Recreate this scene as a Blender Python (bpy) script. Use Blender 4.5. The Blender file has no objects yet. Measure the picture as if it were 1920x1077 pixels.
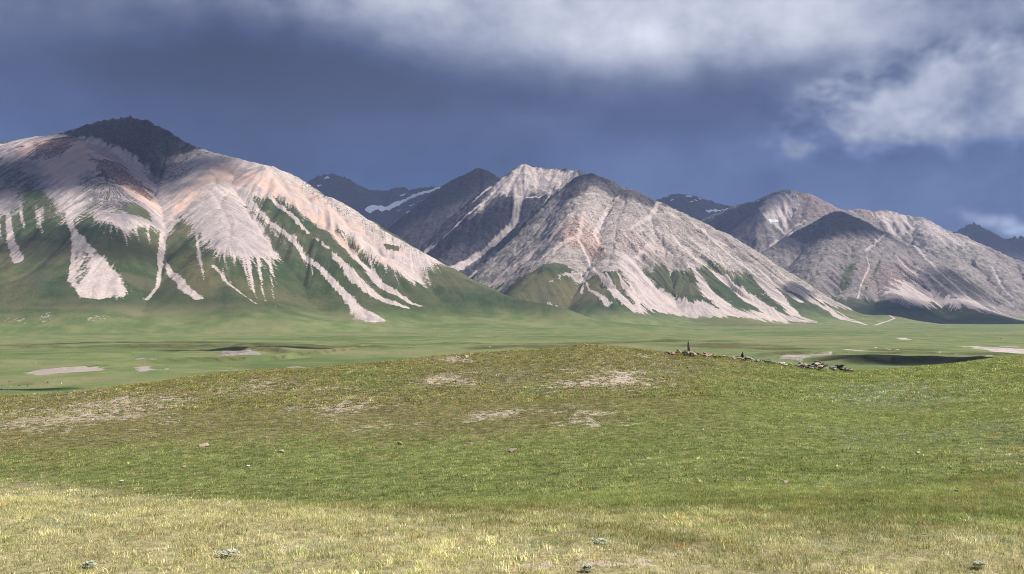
import bpy, bmesh, math, random, time
import numpy as np
R = math.radians
scene = bpy.context.scene

# ------------------------------------------------------------------ camera, sky, sun, exposure
F, HY, EYE = 1507.0, 590.0, 0.0          # focal length in photo pixels, eye-level row, eye height
cam_d = bpy.data.cameras.new('camera'); cam = bpy.data.objects.new('camera', cam_d)
scene.collection.objects.link(cam); scene.camera = cam
cam.location = (0, 0, EYE); cam.rotation_euler = (R(90), 0, 0)
cam_d.sensor_width = 36.0; cam_d.lens = 36.0*F/1920.0
cam_d.shift_y = (HY-538.5)/1920.0
cam_d.clip_start = 0.1; cam_d.clip_end = 80000.0

SUN_AZ, SUN_EL = R(97), R(47)            # azimuth to the right of the view direction
SUN = np.array([math.sin(SUN_AZ)*math.cos(SUN_EL), math.cos(SUN_AZ)*math.cos(SUN_EL), math.sin(SUN_EL)])
sun_d = bpy.data.lights.new('sun', 'SUN'); sun = bpy.data.objects.new('sun', sun_d)
scene.collection.objects.link(sun)
sun_d.energy = 4.4; sun_d.angle = R(0.53); sun_d.color = (1.0, 0.955, 0.88)
sun.rotation_euler = (R(90)-SUN_EL, 0, math.pi-SUN_AZ)
sun.location = (200, 100, 300)

vs = scene.view_settings
vs.view_transform = 'Standard'; vs.look = 'None'; vs.gamma = 1.0; vs.exposure = 0.74
vs.use_curve_mapping = False
scene.render.engine = 'CYCLES'
scene.cycles.use_denoising = True; scene.cycles.use_adaptive_sampling = True; scene.cycles.adaptive_threshold = 0.015
scene.cycles.denoising_prefilter = 'NONE'; scene.cycles.filter_width = 1.0
scene.cycles.max_bounces = 5; scene.cycles.diffuse_bounces = 2; scene.cycles.volume_bounces = 0
scene.cycles.transparent_max_bounces = 6

class NB:
    """small helper to write node graphs"""
    def __init__(s, tree): s.t = tree; s.n = tree.nodes; s.l = tree.links
    def put(s, sock, v):
        if v is None: return
        if isinstance(v, bpy.types.NodeSocket): s.l.new(v, sock)
        else:
            try: sock.default_value = v
            except Exception:
                sock.default_value = tuple(v)+(1.0,) if len(v) == 3 else v
    def node(s, typ, ins=None, **kw):
        n = s.n.new(typ)
        for k, v in kw.items(): setattr(n, k, v)
        for k, v in (ins or {}).items(): s.put(n.inputs[k], v)
        return n
    def m(s, op, a, b=None, c=None, clamp=False):
        n = s.n.new('ShaderNodeMath'); n.operation = op; n.use_clamp = clamp
        for i, v in enumerate((a, b, c)):
            if v is not None: s.put(n.inputs[i], v)
        return n.outputs[0]
    def vm(s, op, a, b=None):
        n = s.n.new('ShaderNodeVectorMath'); n.operation = op
        s.put(n.inputs[0], a)
        if b is not None: s.put(n.inputs[1], b)
        return n.outputs[0]
    def mix(s, f, a, b, blend='MIX'):
        n = s.n.new('ShaderNodeMix'); n.data_type = 'RGBA'; n.blend_type = blend
        s.put(n.inputs[0], f); s.put(n.inputs[6], a); s.put(n.inputs[7], b)
        return n.outputs[2]
    def sm(s, v, a, b, c=0.0, d=1.0):
        n = s.n.new('ShaderNodeMapRange'); n.interpolation_type = 'SMOOTHSTEP'
        s.put(n.inputs[0], v)
        for i, q in enumerate((a, b, c, d)): s.put(n.inputs[i+1], q)
        return n.outputs[0]
    def noise(s, vec, scale, detail=4.0, rough=0.55, dist=0.0, typ='FBM'):
        n = s.n.new('ShaderNodeTexNoise'); n.noise_dimensions = '3D'; n.noise_type = typ
        s.put(n.inputs['Vector'], vec); n.inputs['Scale'].default_value = scale
        n.inputs['Detail'].default_value = detail; n.inputs['Roughness'].default_value = rough
        n.inputs['Distortion'].default_value = dist
        return n.outputs['Fac']
    def attr(s, name, typ='GEOMETRY'):
        n = s.n.new('ShaderNodeAttribute'); n.attribute_name = name; n.attribute_type = typ
        return n

def build_world():
    w = bpy.data.worlds.new('World'); scene.world = w; w.use_nodes = True
    t = w.node_tree; t.nodes.clear(); b = NB(t)
    co = b.node('ShaderNodeTexCoord').outputs['Generated']
    sep = b.node('ShaderNodeSeparateXYZ', {0: co})
    x, y, z = sep.outputs
    az = b.m('ARCTAN2', x, y)
    el = b.m('ARCSINE', z)
    sky = b.node('ShaderNodeTexSky', sky_type='NISHITA', sun_disc=False, sun_elevation=SUN_EL,
                 sun_rotation=SUN_AZ, altitude=3200.0)
    skyc = b.mix(1.0, sky.outputs[0], (0.075, 0.075, 0.075, 1), 'MULTIPLY')
    # direction stretched so that the cloud banks lie flat
    dv = b.node('ShaderNodeCombineXYZ', {0: az, 1: b.m('MULTIPLY', el, 1.35), 2: 0.3}).outputs[0]
    wrp = b.node('ShaderNodeTexNoise', {'Vector': dv, 'Scale': 3.0, 'Detail': 1.5})
    dw = b.vm('ADD', dv, b.vm('MULTIPLY', b.vm('SUBTRACT', wrp.outputs['Color'], (0.5, 0.5, 0.5)), (0.07, 0.07, 0.07)))
    n1 = b.noise(dw, 2.6, 4, 0.54)
    n2 = b.noise(b.vm('ADD', dw, (7.3, 2.1, 0.4)), 8.0, 4, 0.6)
    n3 = b.noise(b.vm('ADD', dv, (1.3, 9.1, 2.4)), 1.1, 2, 0.5)
    def blob(px, py, sx, sy, tilt=0.0):
        a0 = math.atan2(px-960, F); e0 = math.atan2(HY-py, math.hypot(F, px-960))
        da = b.m('SUBTRACT', az, a0); de = b.m('SUBTRACT', el, e0)
        de = b.m('ADD', de, b.m('MULTIPLY', da, tilt))
        q = b.m('ADD', b.m('POWER', b.m('DIVIDE', b.m('ABSOLUTE', da), sx/F), 2.0),
                b.m('POWER', b.m('DIVIDE', b.m('ABSOLUTE', de), sy/F), 2.0))
        return b.m('POWER', 2.718, b.m('MULTIPLY', q, -1.0))
    def add(*v):
        r = v[0]
        for q in v[1:]: r = b.m('ADD', r, q)
        return r
    def mul(a, k): return b.m('MULTIPLY', a, k)
    # brightness of the cloud deck: pale high deck overhead, dark rain belly lower down
    up = b.sm(el, R(12.0), R(25.0))
    n4 = b.noise(b.vm('ADD', dw, (3.3, 5.1, 1.4)), 19.0, 2, 0.6)
    c1, cn, c4 = b.m('SUBTRACT', n1, 0.5), b.m('SUBTRACT', n2, 0.5), b.m('SUBTRACT', n4, 0.5)
    lum = add(0.118, mul(up, 0.13), mul(b.m('SUBTRACT', n3, 0.5), 0.06),
              mul(blob(1120, -10, 600, 115, 0.05), 0.25), mul(blob(1600, 30, 400, 90), 0.22), mul(blob(600, 0, 200, 60), 0.10),
              mul(blob(60, 10, 200, 70), 0.06), mul(blob(1240, 95, 240, 40, .1), 0.06),
              mul(blob(330, 110, 300, 60), -0.10), mul(blob(820, 160, 330, 60, 0.06), -0.075), mul(blob(480, 60, 160, 40), -0.04),
              mul(blob(1240, 225, 170, 42, -0.1), -0.05), mul(blob(990, 225, 110, 30, .1), 0.035), mul(blob(1480, 320, 300, 60), 0.03), mul(blob(480, 250, 330, 70), -0.02), mul(blob(1330, 165, 150, 28, .2), -0.05), mul(blob(1130, 70, 120, 40, .2), .06),
              mul(blob(1540, 135, 250, 30, 0.13), -0.10), mul(blob(1760, 102, 110, 18, .15), -0.06), mul(blob(1900, 60, 120, 60), 0.06))
    B = add(mul(blob(1720, 215, 170, 68, 0.03), 1.35), mul(blob(1890, 165, 150, 75), 1.7), mul(blob(1590, 250, 120, 40), .35))
    bil = mul(b.m('SUBTRACT', b.m('ABSOLUTE', b.m('SUBTRACT', b.noise(b.vm('ADD', dw, (2.3, 4.7, 0.9)), 7.0, 4, 0.6), 0.5)), 0.08), 4.0)
    puff = add(B, b.m('MULTIPLY', b.sm(B, 0.02, 0.5), add(bil, mul(cn, 1.3), mul(c4, 0.7), mul(c1, 1.0))))
    puff = b.sm(puff, 0.02, 1.4)
    lum = add(lum, mul(puff, 0.55), mul(blob(1720, 330, 330, 60), 0.05), mul(blob(1900, 330, 130, 70), 0.08))
    lum = b.m('MULTIPLY', lum, add(1.0, b.m('MULTIPLY', c1, b.sm(el, R(6), R(13), 1.6, 2.3)), b.m('MULTIPLY', b.sm(el, R(6), R(14), 0.9, 1.2), add(mul(cn, 1.35), mul(c4, 0.45)))))
    lum = b.m('MAXIMUM', lum, 0.06)
    def ramp(stops):
        r = b.node('ShaderNodeValToRGB', {0: lum}); e = r.color_ramp
        e.elements[0].position, e.elements[0].color = stops[0][0], stops[0][1]+(1,); e.elements[1].position, e.elements[1].color = stops[-1][0], stops[-1][1]+(1,)
        for p, c in stops[1:-1]: e.elements.new(p).color = c+(1,)
        return r.outputs[0]
    hi = ((0.38, (0.180, 0.205, 0.285)), (0.60, (0.335, 0.360, 0.430)), (0.95, (0.56, 0.58, 0.635)))
    blue = ramp(((0.03, (0.028, 0.044, 0.095)), (0.13, (0.044, 0.075, 0.172)), (0.24, (0.082, 0.124, 0.245)))+hi)
    slate = ramp(((0.03, (0.028, 0.036, 0.070)), (0.13, (0.047, 0.062, 0.128)), (0.24, (0.092, 0.110, 0.180)))+hi)
    cloudc = b.mix(b.sm(el, R(8.5), R(17.0)), blue, slate)
    # small rift of clear sky low on the right
    rift = add(blob(1908, 432, 45, 12, -0.1), mul(cn, 0.9))
    wb = blob(1905, 430, 85, 24, 0.35)
    wht = b.m('MULTIPLY', b.sm(add(wb, b.m('MULTIPLY', b.sm(wb, 0.05, 0.5), add(mul(cn, 1.6), mul(c4, .8)))), 0.2, 1.0), .75)
    col = b.mix(wht, cloudc, (0.50, 0.56, 0.72, 1))
    col = b.mix(b.sm(rift, 0.62, 0.95), col, skyc)
    # thin gaps elsewhere let some of the clear sky through
    gap = b.m('MULTIPLY', b.sm(n3, 0.62, 0.78), b.sm(el, R(30), R(45)))
    col = b.mix(gap, col, skyc)
    bg = b.node('ShaderNodeBackground', {'Color': col, 'Strength': 0.94})
    out = b.node('ShaderNodeOutputWorld', {'Surface': bg.outputs[0]})
build_world()

# ------------------------------------------------------------------ helpers
def at(px, py, Y):
    """a world point at depth Y, from a measured direction"""
    return np.array([(px-960.0)/F*Y, Y, EYE+(HY-py)/F*Y])

def link(o, parent=None):
    scene.collection.objects.link(o)
    if parent is not None: o.parent = parent
    return o
def tag(o, label=None, cat=None, group=None, kind=None):
    if label: o['label'] = label
    if cat: o['category'] = cat
    if group: o['group'] = group
    if kind: o['kind'] = kind
    return o

_perm = {}
def perlin(x, y, seed=0):
    if seed not in _perm:
        r = np.random.RandomState(seed+11)
        a = r.rand(4096)*2*np.pi
        _perm[seed] = (r.permutation(4096).astype(np.int32), np.cos(a).astype(np.float32), np.sin(a).astype(np.float32))
    P, GX, GY = _perm[seed]
    xi = np.floor(x).astype(np.int64); yi = np.floor(y).astype(np.int64)
    fx = (x-xi).astype(np.float32); fy = (y-yi).astype(np.float32)
    u = fx*fx*fx*(fx*(fx*6-15)+10); v = fy*fy*fy*(fy*(fy*6-15)+10)
    def g(ix, iy, dx, dy):
        h = P[(P[ix & 4095]+iy) & 4095]
        return GX[h]*dx+GY[h]*dy
    a = g(xi, yi, fx, fy); b_ = g(xi+1, yi, fx-1, fy); c = g(xi, yi+1, fx, fy-1); d = g(xi+1, yi+1, fx-1, fy-1)
    return ((a+(b_-a)*u)+((c+(d-c)*u)-(a+(b_-a)*u))*v)*1.4
def fbm(x, y, oct=4, seed=0, gain=0.5, ridged=False):
    s = 0; a = 1.0; t = 0
    for i in range(oct):
        n = perlin(x*2**i+13.7*i, y*2**i-7.1*i, seed+i)
        s = s+a*((1-2*np.abs(n)) if ridged else n); t += a; a *= gain
    return s/t
def sstep(v, a, b):
    t = np.clip((v-a)/(b-a), 0, 1); return t*t*(3-2*t)

def seg_dist(X, Y, pts):
    """distance to a plan polyline and the fraction along it"""
    best = np.full(X.shape, 1e9, np.float32); frac = np.zeros(X.shape, np.float32)
    pts = np.asarray(pts, float)[:, :2]
    L = np.r_[0, np.cumsum(np.linalg.norm(np.diff(pts, axis=0), axis=1))]
    for i in range(len(pts)-1):
        a, b_ = pts[i], pts[i+1]; d = b_-a; l2 = max(d@d, 1e-9)
        t = np.clip(((X-a[0])*d[0]+(Y-a[1])*d[1])/l2, 0, 1)
        q = np.hypot(X-a[0]-t*d[0], Y-a[1]-t*d[1])
        m_ = q < best
        best = np.where(m_, q, best); frac = np.where(m_, (L[i]+t*math.sqrt(l2))/L[-1], frac)
    return best, frac
def poly_sd(X, Y, pts):
    """signed distance to a plan polygon, positive inside"""
    pts = np.asarray(pts, float)[:, :2]
    d, _ = seg_dist(X, Y, np.vstack([pts, pts[:1]]))
    ins = np.zeros(X.shape, bool); n = len(pts)
    for i in range(n):
        x1, y1 = pts[i]; x2, y2 = pts[(i+1) % n]
        if y1 == y2: continue
        c = ((y1 > Y) != (y2 > Y)) & (X < (x2-x1)*(Y-y1)/(y2-y1)+x1)
        ins ^= c
    return np.where(ins, d, -d)

def grid_mesh(name, X, Y, Z, attrs, keep=None, mat=None):
    """a height sheet; X, Y, Z are (rows, cols)"""
    h, w = X.shape
    idx = np.arange(h*w, dtype=np.int32).reshape(h, w)
    quads = np.stack([idx[:-1, :-1], idx[:-1, 1:], idx[1:, 1:], idx[1:, :-1]], -1).reshape(-1, 4)
    if keep is not None:
        k = keep.reshape(-1); quads = quads[k[quads].any(1)]
        used = np.zeros(h*w, bool); used[quads] = True
    else: used = np.ones(h*w, bool)
    remap = np.cumsum(used, dtype=np.int32)-1
    quads = remap[quads]
    co = np.stack([X, Y, Z], -1).reshape(-1, 3)[used].astype(np.float32)
    me = bpy.data.meshes.new(name)
    me.vertices.add(len(co)); me.vertices.foreach_set('co', co.ravel())
    me.loops.add(quads.size); me.loops.foreach_set('vertex_index', quads.ravel().astype(np.int32))
    me.polygons.add(len(quads)); me.polygons.foreach_set('loop_start', np.arange(0, quads.size, 4, dtype=np.int32))
    me.polygons.foreach_set('use_smooth', np.ones(len(quads), bool))
    for k, v in attrs.items():
        a = me.attributes.new(k, 'FLOAT', 'POINT'); a.data.foreach_set('value', v.reshape(-1)[used].astype(np.float32))
    me.update(calc_edges=True)
    if mat: me.materials.append(mat)
    return link(bpy.data.objects.new(name, me))

def from_arrays(name, V, Fc, mat=None, parent=None, smooth=False):
    me = bpy.data.meshes.new(name); me.from_pydata([tuple(v) for v in V], [], [tuple(f) for f in Fc])
    if smooth: me.polygons.foreach_set('use_smooth', [True]*len(me.polygons))
    if mat: me.materials.append(mat)
    me.update()
    return link(bpy.data.objects.new(name, me), parent)

# ------------------------------------------------------------------ terrain material
def terrain_material(name, near=False):
    """weights on the mesh say where scree, red rock, dark rock with painted cloud shade, snow and bare soil lie; noise gives each its grain"""
    mt = bpy.data.materials.new(name); mt.use_nodes = True
    t = mt.node_tree; t.nodes.clear(); b = NB(t)
    pos = b.node('ShaderNodeNewGeometry').outputs['Position']
    A = {k: b.attr(k).outputs['Fac'] for k in ('scree', 'red', 'rock', 'snow', 'soil', 'dry')}
    tone = b.attr('tone').outputs['Fac']
    nf = b.noise(pos, 0.09, 3, 0.66); nm = b.noise(pos, 0.018, 3, 0.55); nl = b.noise(pos, 0.0028, 2, 0.5)
    ng = b.noise(pos, 0.45, 2, 0.6)
    sv = b.node('ShaderNodeCombineXYZ', {0: b.m('MULTIPLY', b.attr('se').outputs['Fac'], 0.095), 1: b.m('MULTIPLY', b.attr('dd').outputs['Fac'], 0.0065), 2: 0.0}).outputs[0]
    sn = b.noise(sv, 1.0, 3, 0.62)
    stk = b.m('ADD', b.m('MULTIPLY', nf, 0.42), b.m('MULTIPLY', sn, 0.58))
    # grass
    g = b.mix(b.sm(nm, 0.35, 0.68), (0.036, 0.060, 0.026, 1), (0.066, 0.084, 0.038, 1))
    g = b.mix(b.m('MULTIPLY', b.sm(nl, 0.42, 0.66), .8), g, (0.105, 0.105, 0.056, 1))
    nb = b.noise(b.vm('MULTIPLY', pos, (0.0016, 0.006, 0.006)), 1.0, 3, 0.6)
    g = b.mix(b.m('MULTIPLY', b.sm(nb, 0.50, 0.66), .65), g, (0.120, 0.108, 0.062, 1))
    g = b.mix(b.m('MULTIPLY', b.sm(nb, 0.47, 0.36), .55), g, (0.040, 0.066, 0.026, 1))
    g = b.mix(b.m('MULTIPLY', b.sm(nf, 0.50, 0.75), 0.45), g, (0.125, 0.116, 0.074, 1))
    g = b.mix(A['dry'], g, b.mix(b.sm(nf, 0.3, 0.7), (0.125, 0.105, 0.045, 1), (0.20, 0.165, 0.085, 1)))
    spk = b.m('MULTIPLY', b.sm(ng, 0.66, 0.72), 0.5)
    g = b.mix(spk, g, (0.30, 0.29, 0.26, 1))
    g = b.mix(b.m('MULTIPLY', b.sm(tone, 0.5, 0.95), 0.5), g, (0.100, 0.096, 0.052, 1))
    g = b.mix(b.m('MULTIPLY', b.sm(tone, 0.45, 0.1), 0.5), g, (0.032, 0.056, 0.026, 1))
    g = b.mix(b.m('MULTIPLY', b.sm(sn, 0.52, 0.7), 0.35), g, (0.115, 0.106, 0.066, 1))
    gv = b.mix(b.sm(nm, 0.35, 0.68), (0.120, 0.165, 0.058, 1), (0.195, 0.210, 0.090, 1))
    gv = b.mix(b.m('MULTIPLY', b.sm(nb, 0.50, 0.66), .6), gv, (0.230, 0.205, 0.108, 1))
    gv = b.mix(b.m('MULTIPLY', b.sm(nb, 0.47, 0.36), .55), gv, (0.085, 0.122, 0.040, 1))
    gv = b.mix(A['dry'], gv, b.mix(b.sm(nf, 0.35, 0.65), (0.052, 0.052, 0.018, 1), (0.110, 0.092, 0.036, 1)))
    gv = b.mix(b.m('MULTIPLY', b.sm(ng, 0.66, 0.72), 0.35), gv, (0.34, 0.33, 0.29, 1))
    g = b.mix(b.attr('valley').outputs['Fac'], g, gv)
    # rock: broken slabs
    rk = b.mix(b.sm(b.m('ADD', b.m('MULTIPLY', nf, 0.55), b.m('MULTIPLY', nm, 0.45)), 0.36, 0.62), (0.155, 0.130, 0.116, 1), (0.43, 0.372, 0.325, 1))
    rk = b.mix(b.m('MULTIPLY', b.sm(nm, 0.4, 0.7), 0.5), rk, (0.20, 0.165, 0.15, 1))
    rk = b.mix(b.m('MULTIPLY', b.sm(tone, 0.55, 0.9), 0.5), rk, (0.40, 0.36, 0.33, 1))
    strata = b.noise(b.vm('MULTIPLY', b.vm('ADD', pos, b.vm('MULTIPLY', b.node('ShaderNodeCombineXYZ', {2: nl}).outputs[0], (0, 0, 260))), (0.003, 0.003, 0.055)), 1.0, 3, 0.6)
    rk = b.mix(b.m('MULTIPLY', b.sm(strata, 0.50, 0.62), 0.4), rk, (0.47, 0.43, 0.40, 1))
    rk = b.mix(b.m('MULTIPLY', b.sm(strata, 0.44, 0.36), 0.3), rk, (0.15, 0.13, 0.12, 1))
    dark = b.mix(b.sm(nf, 0.38, 0.72), (0.036, 0.033, 0.040, 1), (0.105, 0.094, 0.100, 1))  # dark rock; storm shade on the far mountains is also put into this colour
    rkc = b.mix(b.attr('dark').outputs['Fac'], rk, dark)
    # scree
    sc = b.mix(b.sm(nf, 0.3, 0.7), (0.43, 0.355, 0.325, 1), (0.58, 0.482, 0.44, 1))
    sc = b.mix(b.m('MULTIPLY', b.sm(nm, 0.45, 0.75), 0.35), sc, (0.40, 0.36, 0.335, 1))
    rd = b.mix(b.sm(nm, 0.3, 0.7), (0.50, 0.375, 0.32, 1), (0.60, 0.40, 0.31, 1))
    sc = b.mix(b.m('MULTIPLY', b.sm(tone, 0.5, 0.05), 0.75), sc, (0.30, 0.262, 0.258, 1))
    sc = b.mix(b.m('MULTIPLY', b.sm(sn, 0.52, 0.36), 0.6), sc, (0.29, 0.252, 0.25, 1))
    sc = b.mix(b.m('MULTIPLY', b.sm(tone, 0.60, 0.95), 0.6), sc, (0.60, 0.515, 0.475, 1))
    sc = b.mix(b.m('MULTIPLY', b.attr('dark').outputs['Fac'], b.sm(nm, 0.3, 0.7, 0.6, 1.0)), sc, (0.205, 0.182, 0.195, 1))
    sc = b.mix(b.m('MULTIPLY', A['red'], b.sm(tone, 0.15, 0.65, 0.45, 1.0)), sc, rd)
    rkc = b.mix(b.m('MULTIPLY', A['red'], 0.75), rkc, b.mix(b.sm(nf, 0.35, 0.65), (0.115, 0.060, 0.055, 1), (0.34, 0.22, 0.18, 1)))
    def edge(a, n, amp, lo=0.42, hi=0.58):
        return b.sm(b.m('ADD', a, b.m('MULTIPLY', b.m('SUBTRACT', n, 0.5), amp)), lo, hi)
    col = b.mix(edge(A['soil'], nf, 1.6, 0.36, 0.66), g, b.mix(nf, (0.26, 0.215, 0.18, 1), (0.42, 0.36, 0.32, 1)))
    fr = edge(A['rock'], nf, 1.3, 0.42, 0.58)
    col = b.mix(fr, col, rkc)
    wgt = b.m('ADD', 0.7, b.m('MULTIPLY', b.m('SUBTRACT', 1.0, A['scree']), 3.4))
    fs = b.m('MULTIPLY', b.sm(b.m('ADD', A['scree'], b.m('MULTIPLY', b.m('SUBTRACT', stk, 0.5), wgt)), 0.32, 0.70), b.sm(A['scree'], 0.01, 0.12)); fs = b.m('MULTIPLY', fs, b.sm(b.m('ADD', A['scree'], b.m('MULTIPLY', b.m('SUBTRACT', nf, 0.5), 0.6)), 0.0, 0.75, 0.55, 1.0))
    col = b.mix(fs, col, sc)
    col = b.mix(edge(A['snow'], nf, 0.5), col, (0.72, 0.76, 0.84, 1))
    if near:
        p1 = b.noise(pos, 2.6, 3, 0.65); p2 = b.noise(pos, 11.0, 3, 0.7)
        nc = b.mix(b.sm(p1, 0.35, 0.65), (0.085, 0.080, 0.036, 1), (0.235, 0.200, 0.105, 1))
        nc = b.mix(b.m('MULTIPLY', b.attr('lush').outputs['Fac'], 0.85), nc, b.mix(b.sm(p1, 0.3, 0.7), (0.075, 0.105, 0.028, 1), (0.185, 0.220, 0.064, 1)))
        nc = b.mix(b.attr('straw').outputs['Fac'], nc, b.mix(b.sm(p2, 0.34, 0.66), (0.20, 0.18, 0.085, 1), (0.42, 0.365, 0.21, 1)))
        nc = b.mix(b.m('MULTIPLY', b.sm(p2, 0.55, 0.75), 0.35), nc, (0.30, 0.25, 0.19, 1))
        bare = b.sm(b.m('ADD', b.attr('bare').outputs['Fac'], b.m('ADD', b.m('MULTIPLY', b.m('SUBTRACT', p1, 0.5), 2.0), b.m('MULTIPLY', b.m('SUBTRACT', p2, 0.5), 1.0))), 0.42, 0.58)
        nc = b.mix(bare, nc, b.mix(b.sm(p2, 0.3, 0.7), (0.36, 0.285, 0.225, 1), (0.50, 0.42, 0.35, 1)))
        col = b.mix(b.attr('near').outputs['Fac'], col, nc)
    bs = b.node('ShaderNodeBsdfPrincipled', {'Base Color': col, 'Roughness': 0.95})
    bs.inputs['Specular IOR Level'].default_value = 0.08
    hgt = b.m('ADD', b.m('MULTIPLY', nf, b.m('ADD', 1.6, b.m('MULTIPLY', b.m('SUBTRACT', A['rock'], A['scree'], clamp=True), 3.5))), b.m('MULTIPLY', ng, 0.8))
    if near:
        hn = b.m('ADD', b.m('MULTIPLY', p1, 0.10), b.m('MULTIPLY', p2, 0.03))
        nr = b.attr('near').outputs['Fac']
        hgt = b.m('ADD', b.m('MULTIPLY', hgt, b.m('SUBTRACT', 1.0, nr)), b.m('MULTIPLY', hn, nr))
    bp = b.node('ShaderNodeBump', {'Height': hgt, 'Strength': 0.75, 'Distance': 1.0})
    b.l.new(bp.outputs[0], bs.inputs['Normal'])
    b.node('ShaderNodeOutputMaterial', {'Surface': bs.outputs[0]})
    return mt
TERR = terrain_material('mountain_terrain')

# ------------------------------------------------------------------ mountains
FLOOR = -57.0
class Mountain:
    def __init__(s, name, ridges, k, box, res, toe=70.0, rill=1.0, crag=6.0, seed=1, floor=FLOOR, warp=1.0, rnd=62.0):
        s.name = name; x0, x1, y0, y1 = box; s.box = box; s.res = res
        xs = np.arange(x0, x1, res); ys = np.arange(y0, y1, res)
        X, Y = np.meshgrid(xs, ys); X = X.astype(np.float32); Y = Y.astype(np.float32); s.X, s.Y = X, Y
        wx = warp*(38*fbm(X/420, Y/420, 3, seed+50)+7*fbm(X/70, Y/70, 2, seed+70))
        wy = warp*(38*fbm(X/420, Y/420, 3, seed+60)+7*fbm(X/70, Y/70, 2, seed+80))
        H = np.full(X.shape, -1e4, np.float32); SE = np.zeros(X.shape, np.float32); D = np.zeros(X.shape, np.float32)
        off = 0.0
        for ri, rg in enumerate(ridges):
            kk = k
            if isinstance(rg, tuple): kk, rg = rg
            P = np.array([at(*p) for p in rg])
            for i in range(len(P)-1):
                a, b_ = P[i], P[i+1]
                d = b_[:2]-a[:2]; L = float(np.hypot(*d)); d = d/L
                g = float(np.clip((b_[2]-a[2])/L, -0.93*kk, 0.93*kk))
                # near a ridge the warp must vanish so that the sky-line stays where it was measured
                px, py = X+wx-a[0], Y+wy-a[1]
                qx, qy = X-a[0], Y-a[1]
                s0 = np.clip(qx*d[0]+qy*d[1], 0, L); dd = np.hypot(qx-s0*d[0], qy-s0*d[1])
                wt = sstep(dd, 0, 160)
                px = X+wx*wt-a[0]; py = Y+wy*wt-a[1]
                sp = px*d[0]+py*d[1]; pp = np.abs(-px*d[1]+py*d[0])
                st = np.clip(sp+pp*g/math.sqrt(kk*kk-g*g), 0, L)
                ex, ey = px-st*d[0], py-st*d[1]
                dist = np.hypot(ex, ey)
                rd_ = 22.0 if ri == 0 else rnd
                h = a[2]+g*st-kk*(np.sqrt(dist*dist+rd_*rd_)-rd_)
                m_ = h > H
                H = np.where(m_, h, H)
                ang = np.arctan2(ex, -ey)*260.0
                SE = np.where(m_, off+st+ang, SE); D = np.where(m_, dist, D)
                off += L
            off += 377.0
        s.SE, s.D = SE, D
        wn = sstep(D, 15, 260)*sstep(H-floor, 20, 220)
        H = H-rill*wn*(24*(1-fbm(SE/230, D/1500, 2, seed+1, ridged=True))+7*(1-fbm(SE/80, D/700, 2, seed+3, ridged=True))
                       + 2.0*(1-fbm(SE/32, D/400, 1, seed+5, ridged=True)))+rill*wn*18
        H = H+crag*sstep(H-floor, 60, 400)*(fbm(X/85, Y/85, 3, seed+20, ridged=True)-0.25)
        t = toe*np.clip(1+0.9*fbm(X/620, Y/620, 2, seed+33), .45, 1.9)
        hr = np.clip((H-floor)/t, -30, 60)
        s.raw = H
        s.Z = floor+np.where(hr > 30, H-floor, t*np.log1p(np.exp(np.minimum(hr, 30))))-t*0.08-22*sstep(-hr, 2.3, 4.6)
        s.Z = s.Z-70*(1-sstep(Y-y0, 0, 420))-70*(1-sstep(X-x0, 0, 260))-70*(1-sstep(x1-X, 0, 260))
        s.A = {k_: np.zeros(X.shape, np.float32) for k_ in ('scree', 'red', 'rock', 'dark', 'snow', 'soil', 'dry')}
        s.floor = floor
        s.seed = seed; s.rough = 6.0; s.jag = 0.0
    def height(s, x, y):
        x0, x1, y0, y1 = s.box
        fx = np.clip((np.asarray(x)-x0)/s.res, 0, s.X.shape[1]-1.001); fy = np.clip((np.asarray(y)-y0)/s.res, 0, s.X.shape[0]-1.001)
        ix = fx.astype(int); iy = fy.astype(int); u = fx-ix; v = fy-iy; Z = s.Z
        return (Z[iy, ix]*(1-u)+Z[iy, ix+1]*u)*(1-v)+(Z[iy+1, ix]*(1-u)+Z[iy+1, ix+1]*u)*v
    def spot(s, px, py):
        """plan point of the slope seen in a measured direction"""
        Y = np.arange(s.box[2], s.box[3], 4.0); X = (px-960)/F*Y; Z = (HY-py)/F*Y
        over = s.height(X, Y) >= Z
        if over.any(): i = int(np.argmax(over))
        else: i = int(np.argmax(s.height(X, Y)-Z))
        return (X[i], Y[i])
    def path(s, pts): return [s.spot(*p) for p in pts]
    def streak(s, lam=30.0, lng=500.0, seed=0, oct=2, w=Ellipsis): return fbm(s.SE[w]/lam, s.D[w]/lng, oct, s.seed+90+seed)
    def win(s, P, pad):
        P = np.array(P); x0, y0 = P.min(0)-pad; x1, y1 = P.max(0)+pad
        ix = [int(np.clip((v-s.box[0])/s.res, 0, s.X.shape[1])) for v in (x0, x1)]; iy = [int(np.clip((v-s.box[2])/s.res, 0, s.X.shape[0])) for v in (y0, y1)]
        return (slice(iy[0], iy[1]+1), slice(ix[0], ix[1]+1))
    def put(s, key, w, m_, sub):
        s.A[key][w] = s.A[key][w]*(1-m_) if sub else np.maximum(s.A[key][w], m_)
    def area(s, key, pts, soft=20.0, amp=30.0, iso=12.0, val=1.0, seed=0, lam=26.0, sub=False):
        P = s.path(pts); w = s.win(P, soft+amp+iso+10); X, Y = s.X[w], s.Y[w]
        if X.size == 0: return
        sd = poly_sd(X, Y, P)
        sd = sd+amp*(s.streak(lam, 260, seed, w=w)*1.3+0.6*s.streak(lam*.4, 160, seed+1, w=w))+iso*fbm(X/45, Y/45, 3, s.seed+40+seed)
        s.put(key, w, sstep(sd, -soft, soft)*val, sub)
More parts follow.
